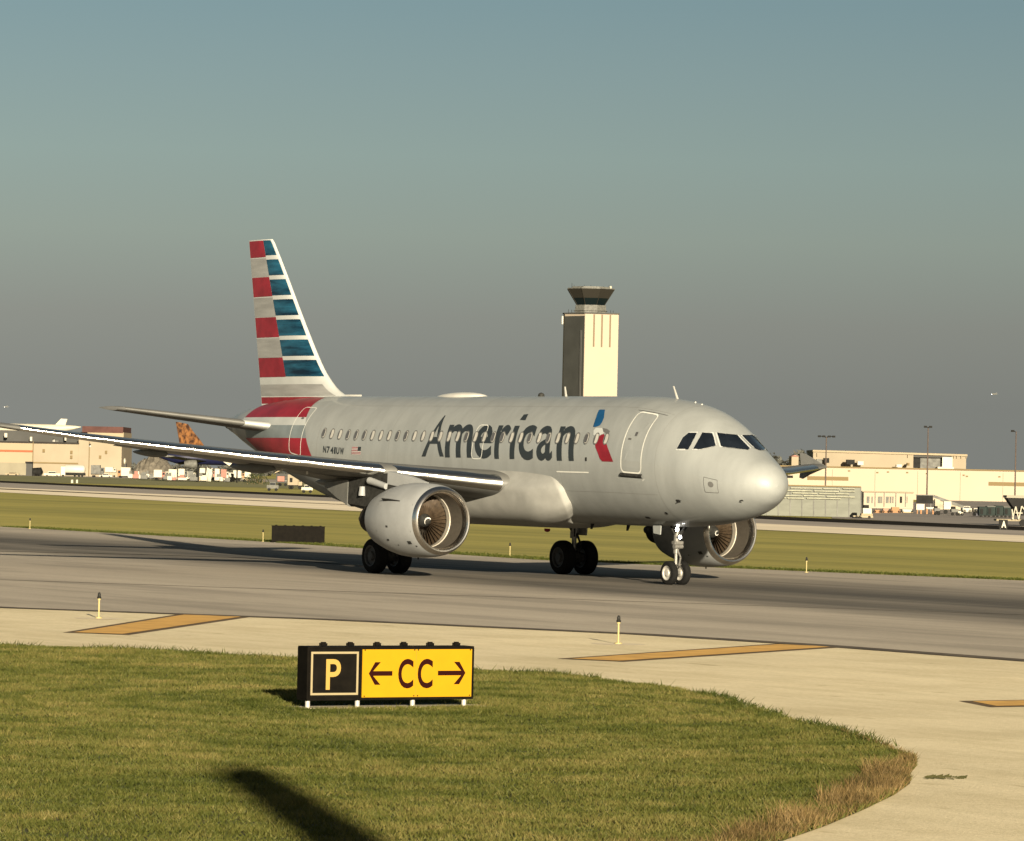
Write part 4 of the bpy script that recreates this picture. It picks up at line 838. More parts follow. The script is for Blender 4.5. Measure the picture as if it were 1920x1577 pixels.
for x, y in ((-8, 3), (-6.8, 5), (7.4, 3), (8.4, 6)): a.tube((cx+x, cy+y, top), (cx+x, cy+y, top+1.8), .07, .07, 6)
part('roof_rail', a, dk, F.t)

# long pale warehouse at the right
F = Far('warehouse', 'long low cream warehouse wall filling the right background behind the nose', 'warehouse', 1700, 900)
a = MB(); nn = 12
P0 = [(px, 874+(px-1400)*.0215) for px in (1380, 2300)]
a.add([(F.X(p), yy, z) for yy in (0, 60) for p, z in ((1380, 0), (2300, 0), (2300, F.Z(892.5, 2300)), (1380, F.Z(873, 1380)))], [(0, 1, 2, 3), (7, 6, 5, 4), (3, 2, 6, 7), (0, 3, 7, 4), (1, 5, 6, 2)]); part('wall', a, wallw, F.t)
a = MB(); a.add([(F.X(p), yy, z) for yy in (-.25, 60.2) for p, z in ((1379, F.Z(873, 1380)), (2301, F.Z(892.5, 2300)), (2301, F.Z(890, 2300)), (1379, F.Z(870.6, 1380)))], [(0, 1, 2, 3), (7, 6, 5, 4), (3, 2, 6, 7), (0, 4, 5, 1), (0, 3, 7, 4), (1, 5, 6, 2)]); part('roof_edge', a, brown, F.t)
def wblock(px0, px1, py0, py1, m, nm): F.block(nm, px0, px1, py0, py1, m, th=.12, y=-.12)
wblock(1513, 1590, 893.5, 900.5, brown, 'wall_stripe'); wblock(1853, 2000, 905, 912, brown, 'wall_stripe'); wblock(1472, 1486, 891.5, 896, dk, 'louvre')
for px, py in ((1591, 883), (1664, 885), (1700, 886), (1737, 888), (1806, 891), (1812, 893), (1873, 894), (1644, 886)): wblock(px-2, px+2, py-1.2, py+1.2, brown, 'wall_light')
for px in (1560, 1640, 1720, 1800, 1880): wblock(px-.25, px+.25, 878+(px-1460)*.022, 945, cream2, 'panel_joint')
F = Far('rooftop_building', 'tan upper storey standing on the roof of the long cream warehouse at right', 'building', 1666, 960)
F.block('wall', 1523, 1711, 847.5, 885, cream2, 20); F.block('wall', 1783, 1810, 854, 879, cream2, 14)
a = MB(); z1, z0 = F.Z(843.5, 1523), F.Z(847, 1523); z3, z2 = F.Z(852, 1812), F.Z(855.5, 1812)
a.add([(F.X(p), yy, z) for yy in (-.4, 20.4) for p, z in ((1522, z0), (1812, z2), (1812, z3), (1522, z1))], [(0, 1, 2, 3), (7, 6, 5, 4), (3, 2, 6, 7), (0, 4, 5, 1), (0, 3, 7, 4), (1, 5, 6, 2)]); part('roof_edge', a, cream, F.t)
F.block('opening', 1711, 1725, 858, 877, dk, 6, 1); F.block('recess_wall', 1725, 1765, 858, 879, gry, 6, 1); F.block('white_panel', 1765, 1784, 857, 879, wht, 2, -.6); F.block('canopy', 1755, 1785, 875.5, 880, wht, 3, -2.5); F.block('soffit', 1700, 1790, 852.5, 858, greyw, 16, .1)
for i, (x0, x1, y0, y1, m) in enumerate(((1541, 1551, 859, 868, dk), (1583, 1598, 862, 871, dk), (1604, 1615, 865, 872, wht), (1676, 1686, 871, 876, wht), (1697, 1701, 868, 873, brown), (1527, 1537, 861, 869, gry))): F.block('roof_unit', x0, x1, y0, y1, m, 2.5, -4-(i % 2))
for px in (1530, 1547, 1700, 1786, 1792, 1800, 1810): F.block('roof_post', px, px+.8, 849+(px-1523)*.012, 856+(px-1523)*.012, cream, .3, -.5)
# mast lights
def mast(px, pyt, D, label, arms):
    F = Far('light_mast', label, 'light mast', px, D, 'tall apron light masts at right'); z = F.Z(pyt); F.t.location = place(px-2.6, D)
    a = MB(); a.tube((0, 0, 0), (0, 0, z), .13, .08, 10); part('pole', a, mat('mast_metal', (.05, .036, .028), .6, var=.15) if 'mast_metal' not in bpy.data.materials else bpy.data.materials['mast_metal'], F.t)
    a = MB()
    for s_ in arms: a.tube((0, 0, z-.1), (s_, -.2, z+.1), .05, .05, 6); a.box((s_*1.2, -.3, z+.05), (.45, .35, .28))
    part('lamp_head', a, dk, F.t)
mast(1549.5, 819, 620, 'thin apron light mast nearest the airliner nose, before the cream warehouse', (-.9, -.35, .35, .9))
mast(1740, 801, 600, 'apron light mast in the middle of the three, rising over the tan rooftop storey', (-.35, .25))
mast(1905, 809, 590, 'apron light mast near the right frame, above the black service platform', (-.45,))
# jet blast fence
F = Far('blast_fence', 'grey louvred jet blast fence between the airliner nose and the cream warehouse', 'blast fence', 1535, 405)
x0, x1 = F.X(1415), F.X(1614); zt = F.Z(912.5, 1535)
a = MB(); a.prism([(0, 0), (2.2, 0), (.75, zt), (.62, zt)], x0, x1, 'x'); part('panel', a, galv, F.t)
a = MB(); rd = random.Random(4)
for k in range(7):
    z = zt-.16-.34*k*.75
    if k > 4: break
    x = x0
    while x < x1-1.2:
        l_ = rd.uniform(1.2, 3.6); x2 = min(x1-.6, x+l_); zz2 = z+rd.uniform(-.03, .03); f = .62*(zz2/zt)
        if rd.random() < .86: a.bbox(x, x2, f-.26, f-.05, zz2-.05, zz2+.05)
        x = x2+rd.uniform(.05, .35)
part('louvre', a, mat('louvre_metal', (.17, .17, .125), .6, .0, var=.2, scale=2), F.t)
a = MB()
for k in range(10): x = x0+(x1-x0)*k/9.0; a.prism([(-.03, 0), (.05, 0), (.66, zt+.05), (.58, zt+.05)], x-.05, x+.05, 'x')
part('rib', a, gry, F.t); a = MB(); a.bbox(x0, x1, .5, .85, zt, zt+.12); part('cap', a, brown, F.t)
# low site office with windows
F = Far('site_office', 'low cream cabin with narrow windows right of the grey blast fence', 'cabin', 1668, 560)
F.block('wall', 1617, 1712, 923, None, wallw, 6); F.block('roof', 1616, 1713, 921.5, 923.6, cream2, 6.4, -.2); F.block('doorway', 1614, 1619, 923, None, dk, 5, -.12)
for px, w_ in ((1625, 5), (1634, 2), (1646, 5), (1652, 2), (1661, 5), (1668, 3), (1673, 2), (1687, 4), (1700, 1)): F.block('window', px, px+w_, 931, 943, dk if w_ == 4 else gry, .1, -.1)
for px in (1640, 1657, 1679, 1697): F.block('downpipe', px, px+1, 924, 950, gry, .1, -.15)
def wheels_row(F, pxs, r, par=None, y=-.02):
    a = MB()
    for px in pxs: a.tube((F.X(px), y+.02, r*.7), (F.X(px), y+.25, r*.7), r*.7, r*.7, 10)
    part('wheel', a, dk, par or F.t)
D0 = 480
F = Far('display_board', 'black rectangular board standing in front of the warehouse under the middle light mast', 'board', 1733, 520)
F.block('board', 1718, 1749, 928.5, 944, dk, .3); F.block('post', 1722, 1724, 944, None, gry, .2); F.block('post', 1744, 1746, 944, None, gry, .2); F.block('frame', 1717, 1750, 927.5, 929, gry, .34, -.02)
F = Far('belt_loader', 'pale belt loader with its long belt slanting down to the right of the black board', 'belt loader', 1775, D0)
a = MB(); p0 = (F.X(1750), 0, F.Z(931)); p1 = (F.X(1806), 0, F.Z(950)); a.tube(p0, p1, .22, .22, 4); part('belt', a, gry, F.t)
a = MB(); a.prism([(F.X(1752), F.Z(936)), (F.X(1800), F.Z(951)), (F.X(1800), .5), (F.X(1752), .5)], -.5, .6); part('body', a, mat('pale_metal', (.22, .19, .13), .6, var=.25, scale=1.5), F.t); F.block('cab', 1768, 1782, 940, 955, wht, 1.3, -.8); wheels_row(F, (1758, 1772, 1798), .35, y=-.7)
F = Far('equipment_stand', 'white box raised on two legs below the black board', 'stand', 1725, 470)
F.block('box', 1718, 1733, 945, 956, wht, 1); F.block('leg', 1725.5, 1728.5, 956, None, org, .3); F.block('leg', 1719, 1721, 956, None, org, .3)
F = Far('open_gantry', 'orange and white open frame on the apron left of the belt loader', 'frame', 1744, 470)
F.block('leg', 1736.5, 1739.5, 953, None, org, .4); F.block('leg', 1748, 1751, 953, None, org, .4); F.block('top', 1736.5, 1751, 951, 954.5, wht, .5)
for i, (x0, x1, y0, nm, lb) in enumerate(((1638, 1652, 956, 'baggage_cart', 'low orange cart closest to the blast fence'), (1654, 1668, 953, 'baggage_cart', 'taller orange cart second from the blast fence'), (1670, 1688, 951, 'baggage_cart', 'orange cart in front of the cabin doorway windows'), (1690, 1712, 955, 'baggage_cart', 'long pale orange cart left of the raised white box'))):
    F = Far(nm, lb, 'cart', (x0+x1)/2, 470+i*4, 'carts lined up before the low cabin'); F.block('deck', x0, x1, y0+5, 962, org if i != 3 else mat('tan_metal', (.22, .155, .085), .6), 1.2); F.block('load', x0+2, x1-2, y0, y0+5, [org, mat('salmon_metal', (.2, .11, .07), .6), org, wht][i], 1); wheels_row(F, (x0+2, x1-2), .22)
F = Far('service_truck', 'small white service vehicle with a dark roof right beside the blast fence', 'service vehicle', 1626, 400)
F.block('body', 1618, 1634, 953, 966, wht, 1.5); F.block('cab', 1620, 1629, 947, 953, dk, 1.4, .05); F.block('bumper', 1615, 1636, 963, 967, mat('tan2', (.21, .15, .085), .6), 1.7, -.1); wheels_row(F, (1621, 1631), .3)
F = Far('flat_trailer', 'low dark flatbed trailer parked at the foot of the blast fence', 'trailer', 1617, 392)
F.block('deck', 1600, 1637, 967, 970.5, mat('sand_metal', (.2, .17, .105), .6), 1.6); F.block('tongue', 1598, 1616, 969, 972.5, dk, .5, -.2); wheels_row(F, (1606, 1612, 1630), .2)
vans = [(1805, 1822, 949, 'small white van with dark windows right of the belt loader'), (1825, 1837, 953, 'white pickup between the small van and the green containers')]
for i, (x0, x1, y0, lb) in enumerate(vans):
    F = Far('parked_van', lb, 'van', (x0+x1)/2, 500); F.block('body', x0, x1, y0+4, 960, wht, 2); F.block('roof', x0+1, x1-3, y0, y0+4, wht, 1.8, .1); F.block('window', x0+2, x1-4, y0+1, y0+3.6, glassf, .1, .04); wheels_row(F, (x0+3, x1-3), .33)
for i, (x0, x1, y0, nm) in enumerate(((1836, 1850, 951, 'first'), (1851, 1866, 950, 'second'), (1867, 1881, 949, 'third'), (1882, 1896, 951, 'fourth'))):
    F = Far('cargo_container', f'dark green container, {nm} from the left in the row near the right frame', 'container', (x0+x1)/2, 440, 'dark green containers near the right frame')
    F.block('body', x0, x1, y0, 967, grn, 1.8); F.block('roof_edge', x0-.3, x1+.3, y0-.8, y0+.4, gry if i % 2 else grn, 1.9, -.05); F.block('door', x0+2, x0+7, y0+3, 964, dk, .1, -.07); wheels_row(F, (x0+3, x1-3), .18, y=-.2)
for i, (x0, x1, y0, y1, m, lb) in enumerate(((1752, 1762, 949, 957, gry, 'grey generator unit at the left end of the belt loader'), (1784, 1797, 950, 959, gry, 'grey tug parked under the low end of the belt loader'), (1796, 1806, 958, 963, wht, 'low white dolly left of the small white van'), (1826, 1838, 960, 966, navy, 'low dark blue tug before the white pickup'))):
    F = Far('ground_tug', lb, 'airport tug', (x0+x1)/2, 455); F.block('body', x0, x1, (y0+y1)/2, y1+1, m, 1.5); F.block('hood', x0+1, x1-(x1-x0)*.4, y0, (y0+y1)/2, dk if i != 2 else m, 1.2, .1); wheels_row(F, (x0+2, x1-2), .25)
# black service platform with white frames, and the A board
F = Far('service_platform', 'black high-deck service platform with white frames at the right frame edge', 'service platform', 1910, 350)
a = MB(); a.prism([(F.X(1887), F.Z(934)), (F.X(1900), F.Z(952)), (F.X(1905), .9), (F.X(1960), .9), (F.X(1960), F.Z(934))], 0, 2.2); part('body', a, dk, F.t)
F.block('deck', 1886, 1962, 929.5, 934, mat('deck_grey', (.16, .15, .11), .6), 2.6, -.2); F.block('chassis', 1868, 1962, 974, 977.5, mat('tan3', (.15, .125, .075), .6, var=.2), 2, -.1)
a = MB()
for q in (((1897, 974), (1903, 950)), ((1903, 950), (1909, 974)), ((1909, 974), (1914, 949)), ((1914, 949), (1920, 956)), ((1903, 962), (1916, 962)), ((1896, 955), (1899, 974))): a.tube((F.X(q[0][0]), -.3, F.Z(q[0][1])), (F.X(q[1][0]), -.3, F.Z(q[1][1])), .055, .055, 6)
part('white_frame', a, wht, F.t); wheels_row(F, (1917, 1950), .42, y=-.2)
F = Far('letter_board', 'small black board with a white letter A beside the dark road edge at right', 'sign', 1881, 322)
F.block('board', 1873, 1889.5, 974.5, 991, dk, .15)
bm, asp = glyph('A', .05); mb = MB(); x0, x1, z0, z1 = F.X(1877.5), F.X(1886.5), F.Z(989.5), F.Z(976.5); bm_out(mb, bm, lambda u, v: (x0+(x1-x0)*u, -.012, z0+(z1-z0)*v)); part('letter', mb, wht, F.t)
F.block('post', 1875, 1876.2, 990, None, gry, .1); F.block('post', 1886.5, 1887.7, 990, None, gry, .1)

# ---- left side
F = Far('terminal_building', 'cream freight building with a red-brown roof band at the left frame', 'building', 110, 1420)
F.block('wall', -260, 61, 828, None, cream, 40); F.block('wall', 61, 146, 829.5, None, cream2, 40, .3); F.block('wall', 146, 227, 822, None, cream2, 38, .1); F.block('upper_wall', 160, 228, 810, 822, cream, 30, 4)
F.block('roof_band', 150, 227, 799.5, 811, brick, 30, 3.8); F.block('grey_upper_storey', -260, 146, 805, 829.5, greyw, 30, 6); F.block('roof_edge', -260, 147, 825.5, 828.5, roofd, 40, -.2)
F.block('orange_stripe', -260, 60, 841, 844.5, stripe, .3, -.3); F.block('base_band', -260, 61, 865, None, mat('pale_grey_wall', (.15, .135, .095), .8, var=.1, scale=.1), .3, -.2); F.block('lower_line', 61, 146, 867, 869.5, brown, .3, 0)
for px in (61, 166.5): F.block('pilaster', px-.6, px+.6, 828, None, brown, .4, -.35)
for px, py in ((81, 845), (133, 848), (198, 848), (133, 857), (187, 857)): F.block('wall_fixture', px-2, px+2, py-3, py+3, brown, .4, -.3)
for x0, x1, y0, y1, m in ((6, 11, 812, 820, wht), (54, 58, 819, 827, wht), (119, 122, 815, 826, wht), (100, 108, 826, 828, gry)): F.block('roof_unit', x0, x1, y0, y1, m, 2, 1)
# white aircraft parked beyond it
def far_plane(label, px, D, px0, px1, py0, py1, fin, bodym, finm, extra=None, rest=True):
    F = Far('parked_airliner', label, 'airliner', px, D); z0, z1 = F.Z(py1), F.Z(py0); r = (z1-z0)/2; zc = (z0+z1)/2; xa, xb = F.X(px0), F.X(px1); a = MB(); S = []
    for i in range(19):
        u = i/18; x = xa+(xb-xa)*u; k = min(1, (u/.28)**.6 if u < .28 else 1)*min(1, ((1-u)/.14)**.5 if u > .86 else 1); k = max(.04, k); lift = (.55*r*(1-u/.28)**1.3) if u < .28 else 0
        S.append([Vector((x, r*k*math.cos(q), zc+lift+r*k*math.sin(q))) for q in [2*math.pi*j/20 for j in range(20)]])
    a.loft(S); part('fuselage', a, bodym, F.t); a = MB(); a.prism([(F.X(p), F.Z(q)) for p, q in fin], -.18, .18); part('tail_fin', a, finm, F.t)
    a = MB(); xm_ = xa+(xb-xa)*.5; a.loft([[Vector((xm_+dx-(abs(y))*.55, y, zc-r*.5+abs(y)*.08+dz)) for dx, dz in ((2.5, .0), (.5, .25), (-3, 0), (.5, -.25))] for y in (-15, -2, 2, 15)], smooth=False); part('wing', a, gry, F.t)
    a = MB(); a.tube((xm_-1, 1.5, 0), (xm_-1, 1.5, zc-r*.5), .3, .2, 8); a.tube((xm_-1, -1.5, 0), (xm_-1, -1.5, zc-r*.5), .3, .2, 8); a.tube((xb-(xb-xa)*.14, 0, 0), (xb-(xb-xa)*.14, 0, zc-r*.5), .2, .15, 8); part('landing_gear', a, dk, F.t); return F, zc, r
far_plane('white airliner standing behind the cream freight building, only its back and tail showing', 90, 1560, 150, -40, 795.5, 812, [(98, 800), (112, 784.5), (124, 785), (119, 801)], wht, wht)
om = mat('tail_orange', (.022, .010, .006), .6, col2=(.135, .060, .020), scale=1.0, vec=(1.2, 1, .8), detail=2, spec=.03)
F, zc, r = far_plane('parked airliner with dark blue body and patterned orange tail, seen under the wing', 390, 1080, 285, 470, 847, 872, [(345, 850), (335, 832), (327, 792), (350, 796), (362, 812), (374, 826), (390, 848)], navy, om)
a = MB(); a.prism([(F.X(p), F.Z(q)) for p, q in ((415, 858.5), (449, 861), (437, 873), (430, 868))], -16.2, -16.0); part('winglet', a, wht, F.t)
a = MB(); a.lathe([(0, 1.0), (.4, 1.15), (2.2, 1.1), (3.2, .8)], (F.X(372), -7, F.Z(871)), (-1, 0, 0), 18); part('engine', a, gry, F.t)
# grey mound of earth
a = MB(); F = Far('earth_mound', 'grey rounded heap of earth behind the white trucks, under the wing', 'mound', 285, 1250)
rg = random.Random(9); nx, ny = 26, 10; base = [(246, 870), (255, 861), (270, 858), (285, 855), (300, 856), (312, 864), (322, 876), (330, 890)]
hf = pchip([p[0] for p in base], [F.Z(p[1], p[0]) for p in base])
vs = [(F.X(240+94*i/nx), 14*(j/ny), max(0, hf(240+94*i/nx)*(max(0, math.sin(math.pi*j/ny))**.7)*(.9+.2*rg.random())*(max(0, math.sin(math.pi*i/nx))**.3))) for j in range(ny+1) for i in range(nx+1)]
a.add(vs, [(j*(nx+1)+i, j*(nx+1)+i+1, (j+1)*(nx+1)+i+1, (j+1)*(nx+1)+i) for j in range(ny) for i in range(nx)]); part('earth', a, mat('mound_earth', (.085, .075, .058), .9, var=.35, scale=.6), F.t, recalc=False)
# vehicles and freight along the left
def truck(px0, px1, py0, py1, label, box=wht, cab=wht, D=1330, cabside=1, name='box_truck', cat='truck', group=None):
    F = Far(name, label, cat, (px0+px1)/2, D, group); w_ = px1-px0; h = py1-py0
    F.block('cargo_box', px0+(0 if cabside > 0 else w_*.28), px1-(w_*.28 if cabside > 0 else 0), py0, py1-h*.18, box, 2.4)
    c0 = px1-w_*.26 if cabside > 0 else px0; F.block('cab', c0, c0+w_*.26, py0+h*.25, py1-h*.15, cab, 2.2, .1); F.block('windscreen', c0+w_*.06, c0+w_*.22, py0+h*.32, py0+h*.55, glassf, .1, 0); F.block('chassis', px0, px1, py1-h*.22, py1-h*.1, dk, 1.8, .2); wheels_row(F, (px0+w_*.18, px1-w_*.15, px0+w_*.3), .5); return F
def car(px0, px1, py0, py1, label, m=wht, D=1330):
    F = Far('parked_car', label, 'car', (px0+px1)/2, D); h = py1-py0; w_ = px1-px0; F.block('body', px0, px1, py0+h*.42, py1-h*.1, m, 1.8); F.block('roof', px0+w_*.25, px1-w_*.25, py0, py0+h*.42, m, 1.6, .1); F.block('window', px0+w_*.28, px1-w_*.28, py0+h*.12, py0+h*.40, glassf, .1, .04); wheels_row(F, (px0+w_*.2, px1-w_*.2), .38); return F
car(82, 113, 884, 892.5, 'long white pickup in front of the freight building, left of the tanker')
car(10, 35, 885.5, 891, 'low white car parked near the left frame edge', cream)
F = Far('tanker_truck', 'white tanker truck with a rounded tank before the cream freight building', 'tanker truck', 136, 1330)
a = MB(); a.lathe([(0, .2), (.3, 1.1), (.9, 1.45), (6.2, 1.45), (6.8, 1.1), (7.1, .2)], (F.X(118), 1.4, F.Z(880)), (1, 0, 0), 20); part('tank', a, tank, F.t); F.block('cab', 114, 122, 875, 891, tank, 2.3); F.block('chassis', 120, 159, 886.5, 891.5, dk, 2, .2); wheels_row(F, (118, 140, 148, 154), .5)
F = Far('lift_machine', 'dark upright lifting machine before the pilaster of the freight building', 'lift machine', 54, 1340); F.block('mast', 48.5, 60, 868, None, greyw, 2); F.block('arm', 47, 61, 865.5, 869, dk, 1.5, -.3)
F = Far('dark_tractor', 'dark rounded tractor right of the upright lifting machine', 'tractor', 70, 1340); a = MB(); a.lathe([(0, 0), (.2, 1.3), (2.8, 1.5), (3.4, .3)], (F.X(60), 1.2, F.Z(885)), (1, 0, 0), 16); part('body', a, dk, F.t); wheels_row(F, (63, 76), .6)
truck(170, 194, 872, 892, 'grey high-sided truck between the tanker and the orange truck', gry, gry); truck(197, 217, 876, 887, 'white box truck behind the long white car', D=1400)
car(186, 210, 888, 894.5, 'long white car before the white box truck', wht); truck(220, 244, 876.5, 896, 'orange and white box truck at the corner of the freight building', wht, org, cabside=-1)
F = Far('roof_tank', 'white rounded container over a dark shed at the freight building corner', 'tank', 229, 1430); a = MB(); a.lathe([(0, .1), (.3, 1.1), (1.9, 1.1), (2.2, .1)], (F.X(224), 0, F.Z(865)), (1, 0, 0), 14); part('tank', a, wht, F.t); F.block('shed', 224, 236, 869, None, greyw, 3, 0)
car(260, 284, 887, 896.5, 'white car before the grey earth mound', wht, 1240)
rr_ = random.Random(12); D_ = 1180
cl = [(288, 309, 881, 896, wht, pink, 'white box truck with a pale red cab before the mound'), (310, 331, 880, 896, wht, wht, 'plain white box truck right of the truck with the red cab'), (334, 350, 879, 894, wht, gry, 'white truck with grey cab under the dark blue body'),
      (352, 366, 883, 895, gry, wht, 'grey truck with white cab below the engine of the blue airliner'), (370, 384, 878, 897, wht, gry, 'tall white truck left of the white scaffold'), (399, 411, 879, 895, wht, pink, 'narrow white truck right of the scaffold'), (414, 428, 880, 897, pink, wht, 'pale red truck below the white winglet'),
      (431, 452, 882, 897, wht, wht, 'white truck right below the white winglet'), (454, 470, 884, 896, wht, org, 'white truck with orange cab at the end of the white row')]
for x0, x1, y0, y1, b_, c_, lb in cl: truck(x0, x1, y0, y1+2, lb, b_, c_, D=D_-rr_.random()*40, cabside=rr_.choice((-1, 1)))
F = Far('scaffold_stairs', 'white slanting boarding stairs in the row of white trucks', 'boarding stairs', 391, 1150)
a = MB()
for k in range(5): a.tube((F.X(385+k*2.4), -.2, 0), (F.X(389+k*2.0), -.2, F.Z(877+k)), .18, .18, 4)
a.tube((F.X(384), -.2, F.Z(893)), (F.X(398), -.2, F.Z(878)), .2, .2, 4); part('frame', a, wht, F.t)
for x0, x1, y0, y1, m, lb in ((324, 332, 894, 901, wht, 'round white barrel before the plain white truck'), (334, 350, 896, 900, wht, 'flat white dolly right of the round barrel'), (367, 384, 894, 902, cream, 'pale baggage cart below the tall white truck'), (411, 419, 896, 904, wht, 'white drum below the pale red truck'), (421, 436, 896, 903, gry, 'grey baggage cart below the white winglet')):
    F = Far('freight_load', lb, 'freight', (x0+x1)/2, 1130)
    if x1-x0 < 9:
        a = MB(); R_ = F.X(x1)-F.X(F.px); a.tube((0, 0, .2), (0, 0, F.Z(y0)), R_, R_*.9, 14); part('drum', a, m, F.t)
    else: F.block('load', x0, x1, y0, y1, m, 1.2); F.block('deck', x0-1, x1+1, y1, y1+1, dk, 1.4); wheels_row(F, (x0+2, x1-2), .2)
for i, (x0, x1) in enumerate(((132.5, 137.5), (142, 146.5))):
    F = Far('marker_post', ('left', 'right')[i]+' of the two short white posts in grass before the tanker truck', 'marker post', (x0+x1)/2, 830, 'two short white posts in the far grass'); R_ = F.X(x1)-F.X(F.px); a = MB(); a.tube((0, 0, 0), (0, 0, F.Z(899.5)), R_, R_*.95, 10); part('post', a, wht, F.t); a = MB(); a.tube((0, 0, F.Z(899.5)), (0, 0, F.Z(898.6)), R_*.95, R_*.4, 10); part('cap', a, gry, F.t)
rd = random.Random(21); cn = {'bright_white': 'white', 'cream_wall': 'cream', 'mid_grey_metal': 'grey', 'pale_red_metal': 'pale red'}
def dolly(px, py, D, m, w_, h_):
    F = Far('baggage_dolly', f'small {cn[m.name]} baggage dolly in the crowded row of trucks under the wing', 'dolly', px, D, 'small pale dollies among the white trucks under the wing')
    a = MB(); a.bbox(-w_/2, w_/2, 0, 1.2, .35, .35+h_*.55); part('load', a, m, F.t); a = MB(); a.bbox(-w_*.25, w_*.3, .1, 1, .35+h_*.55, .35+h_); part('top_load', a, rd.choice((m, gry, wht)), F.t); a = MB(); a.bbox(-w_/2-.1, w_/2+.1, -.05, 1.25, .2, .35); part('deck', a, dk, F.t)
for k in range(34): dolly(246+6.6*k+rd.uniform(-3, 3), 0, rd.uniform(1060, 1290), rd.choice((wht, wht, cream, gry, pink, wht)), rd.uniform(.9, 2.4), rd.uniform(1.0, 2.3))
# things seen below the inner wing
F = Far('shed', 'small shed with pale pitched roof under the inner wing', 'shed', 536, 1150); a = MB(); a.prism([(F.X(515), F.Z(886)), (F.X(535), F.Z(876)), (F.X(560), F.Z(888)), (F.X(560), F.Z(889.5)), (F.X(535), F.Z(878.5)), (F.X(515), F.Z(888))], 0, 6); part('roof', a, cream, F.t); F.block('wall', 517, 558, 888, None, greyw, 5, .3)
truck(520, 538, 893, 905, 'small pale red truck under the inner wing', pink, gry, D=900); F = truck(539, 566, 890, 914, 'box truck with a tall cream box and dark door under the inner wing', cream2, cream, D=760); F.block('door', 543, 548, 896, 904, dk, .1, -.1)
car(565, 586, 909, 920.5, 'white car with bright bonnet nearest the engine under the wing', wht, 640); car(500, 522, 904, 917.5, 'grey car with a dark window under the inner wing', gry, 680)
# bushes beside the road
def bush(px0, px1, py0, D, label, seed):
    F = Far('bush', label, 'bush', (px0+px1)/2, D); rg = random.Random(seed); a = MB(); b_ = MB(); W = F.X(px1)-F.X(px0); H = F.Z(py0)
    for k in range(260):
        u = rg.gauss(0, .28); q = rg.random(); x = u*W; z = H*(.1+.9*q)*(1-min(1, abs(u)*1.5)**2*.6); y = rg.uniform(-1, 1)*W*.15; s_ = .25+.25*rg.random(); d1 = Vector((rg.gauss(0, 1), rg.gauss(0, 1), rg.gauss(0, 1))).normalized()*s_; d2 = Vector((rg.gauss(0, 1), rg.gauss(0, 1), rg.gauss(0, 1))).normalized()*s_; c = Vector((x, y, max(.2, z)))
        a.add([c, c+d1, c+d2], [(0, 1, 2)])
    for k in range(5): x = (k-2)*W*.15; b_.tube((x, 0, 0), (x*1.2, 0, H*.6), .08, .04, 5)
    part('foliage', a, mat('bush_leaf', (.02, .026, .009), .8, var=.4, scale=.5) if 'bush_leaf' not in bpy.data.materials else bpy.data.materials['bush_leaf'], F.t, recalc=False); part('stem', b_, brown, F.t)
bush(460, 482, 888, 1000, 'dark bush left of the small grey car under the wing', 1); bush(478, 500, 884, 1000, 'dark bush touching the small shed under the wing', 2)
# far woods along the horizon, one mass
rg = random.Random(5); a = MB()
for k in range(9000):
    px = rg.uniform(-300, 2300) if k % 3 else rg.uniform(1380, 1570); D = rg.uniform(2450, 2700); hh = 7+9*(.5+.5*math.sin(px*.021+1.3))*(.6+.4*math.sin(px*.11)) + (7 if 1400 < px < 1580 else 0)
    if px < 700: hh = 4+2.5*math.sin(px*.07)**2
    hh *= .55+.5*rg.random(); p = at(px, D, 0); z = hh*rg.random()**.5; s_ = 1.6+2.6*rg.random(); c = Vector((p.x, p.y, z))
    d1 = Vector((rg.gauss(0, 1), rg.gauss(0, 1), rg.gauss(0, .6))).normalized()*s_; d2 = Vector((rg.gauss(0, 1), rg.gauss(0, 1), rg.gauss(0, .6))).normalized()*s_; a.add([c, c+d1, c+d2, ], [(0, 1, 2)]); a.add([c-d2, c+d1*.6, c+d2], [(0, 1, 2)])
tag(part('far_woods', a, mat('woods', (.058, .058, .048), .9, var=.35, scale=.03), recalc=False), kind='stuff')  # tree colour lightened towards grey to stand for distance haze
for i, (x0, x1, y0, y1, D, m, lb) in enumerate(((1483, 1496, 853, 868, 1300, cream2, 'tan house roofline among far trees right of the nose'), (1505, 1520, 862, 872, 1250, gry, 'grey shed among far trees beside the warehouse end'))):
    F = Far('distant_building', lb, 'building', (x0+x1)/2, D); F.block('wall', x0, x1, y0+3, None, m, 12); a = MB(); a.prism([(F.X(x0-1), F.Z(y0+3)), (F.X((x0+x1)/2), F.Z(y0)), (F.X(x1+1), F.Z(y0+3))], -.4, 12.4); part('roof', a, pink if i == 0 else greyw, F.t)
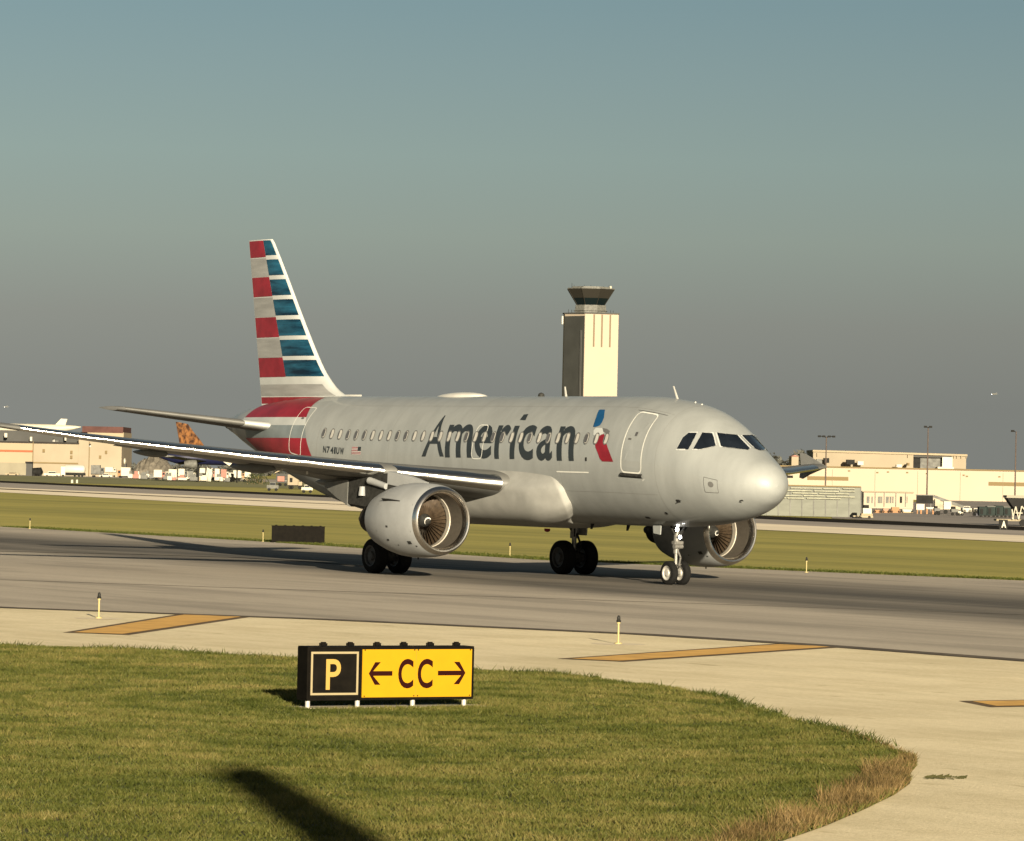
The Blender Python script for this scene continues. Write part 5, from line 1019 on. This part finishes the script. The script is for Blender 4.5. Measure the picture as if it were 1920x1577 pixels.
# aircraft flying far away
def distant_jet(px, py, D, label):
    p = CAM+Fv*D+Rv*(D*(px-960)/FPX)-Uv*(D*(py-788.5)/FPX); t = thing('distant_aircraft', label, 'aircraft', tuple(p), YAWH-rad(60))
    a = MB(); a.lathe([(0, .1), (2, 1.9), (28, 1.9), (36, .3)], (-18, 0, 0), (1, 0, 0), 12); part('fuselage', a, wht, t); a = MB(); a.prism([(-2, 0), (4, -16), (6, -16), (5, 0), (6, 16), (4, 16)], -.3, .3, 'z'); part('wing', a, wht, t); a = MB(); a.prism([(13, 1), (16, 7), (18, 7), (17, 1)], -.2, .2); part('tail_fin', a, wht, t)
    a = MB(); a.lathe([(0, 0), (.3, 1.2), (.6, 0)], (-18.6, 0, -.5), (-1, 0, 0), 10); part('landing_light', a, lampm, t)
distant_jet(1864, 739, 19000, 'tiny bright aircraft in the grey sky at the far right'); distant_jet(11, 763, 21000, 'tiny pale aircraft low in the sky at the left frame edge')

# ---------------------------------------------------------------- unseen aircraft added behind the viewer, its fin shaped to throw the near-grass shadow
q = rad(-22.6-11); t = thing('unseen_shadow_jet', 'white regional jet added unseen behind the viewer so its tail shadow falls on the near grass', 'airliner', (107.0, -74.2, 0), q); t.scale = (1.235,)*3
a = MB(); S = []
for i in range(30):
    u = i/29; x = -.5+24*u; k = min(1, (u/.25)**.7+.06) if u < .25 else min(1, max(.03, ((1-u)/.12))**.5); zc = 2.5+(.8*(1-u/.25)**1.4 if u < .25 else 0); S.append([Vector((x, 1.3*k*math.cos(p), zc+1.3*k*math.sin(p))) for p in [2*math.pi*j/28 for j in range(28)]])
a.loft(S); part('fuselage', a, whitem, t)  # body of the added unseen jet
a = MB(); S = []
for k, (x, c, z) in enumerate(((.3, 5.2, 3.1), (-.2, 4.2, 4.4), (-.9, 3.2, 6.3), (-1.55, 2.6, 8.2), (-1.5, 2.2, 8.5))): S.append([Vector((x+c*u, .26*max(0, math.sin(math.pi*u**.7))*s_*(c/2.6)**.4, z)) for u, s_ in ((0, 0), (.15, 1), (.4, 1), (.7, 1), (1, 0), (.7, -1), (.4, -1), (.15, -1))])
a.loft(S); part('tail_fin', a, whitem, t)  # fin of the added unseen jet, throws the near-grass shadow
a = MB(); S = [[Vector((11+dx+abs(y)*-.35, y, 1.7+abs(y)*.06+dz)) for dx, dz in ((2, 0), (.4, .2), (-1.6, 0), (.4, -.15))] for y in (-9, -1, 1, 9)]; a.loft(S, smooth=False); part('wing', a, wingp, t)
a = MB()
for x, y in ((11, -1.6), (11, 1.6), (20.5, 0)): a.tube((x, y, .35), (x, y, 1.8), .09, .12, 8); a.tube((x, y-.2, .35), (x, y+.2, .35), .35, .35, 16)
part('landing_gear', a, tyre, t)
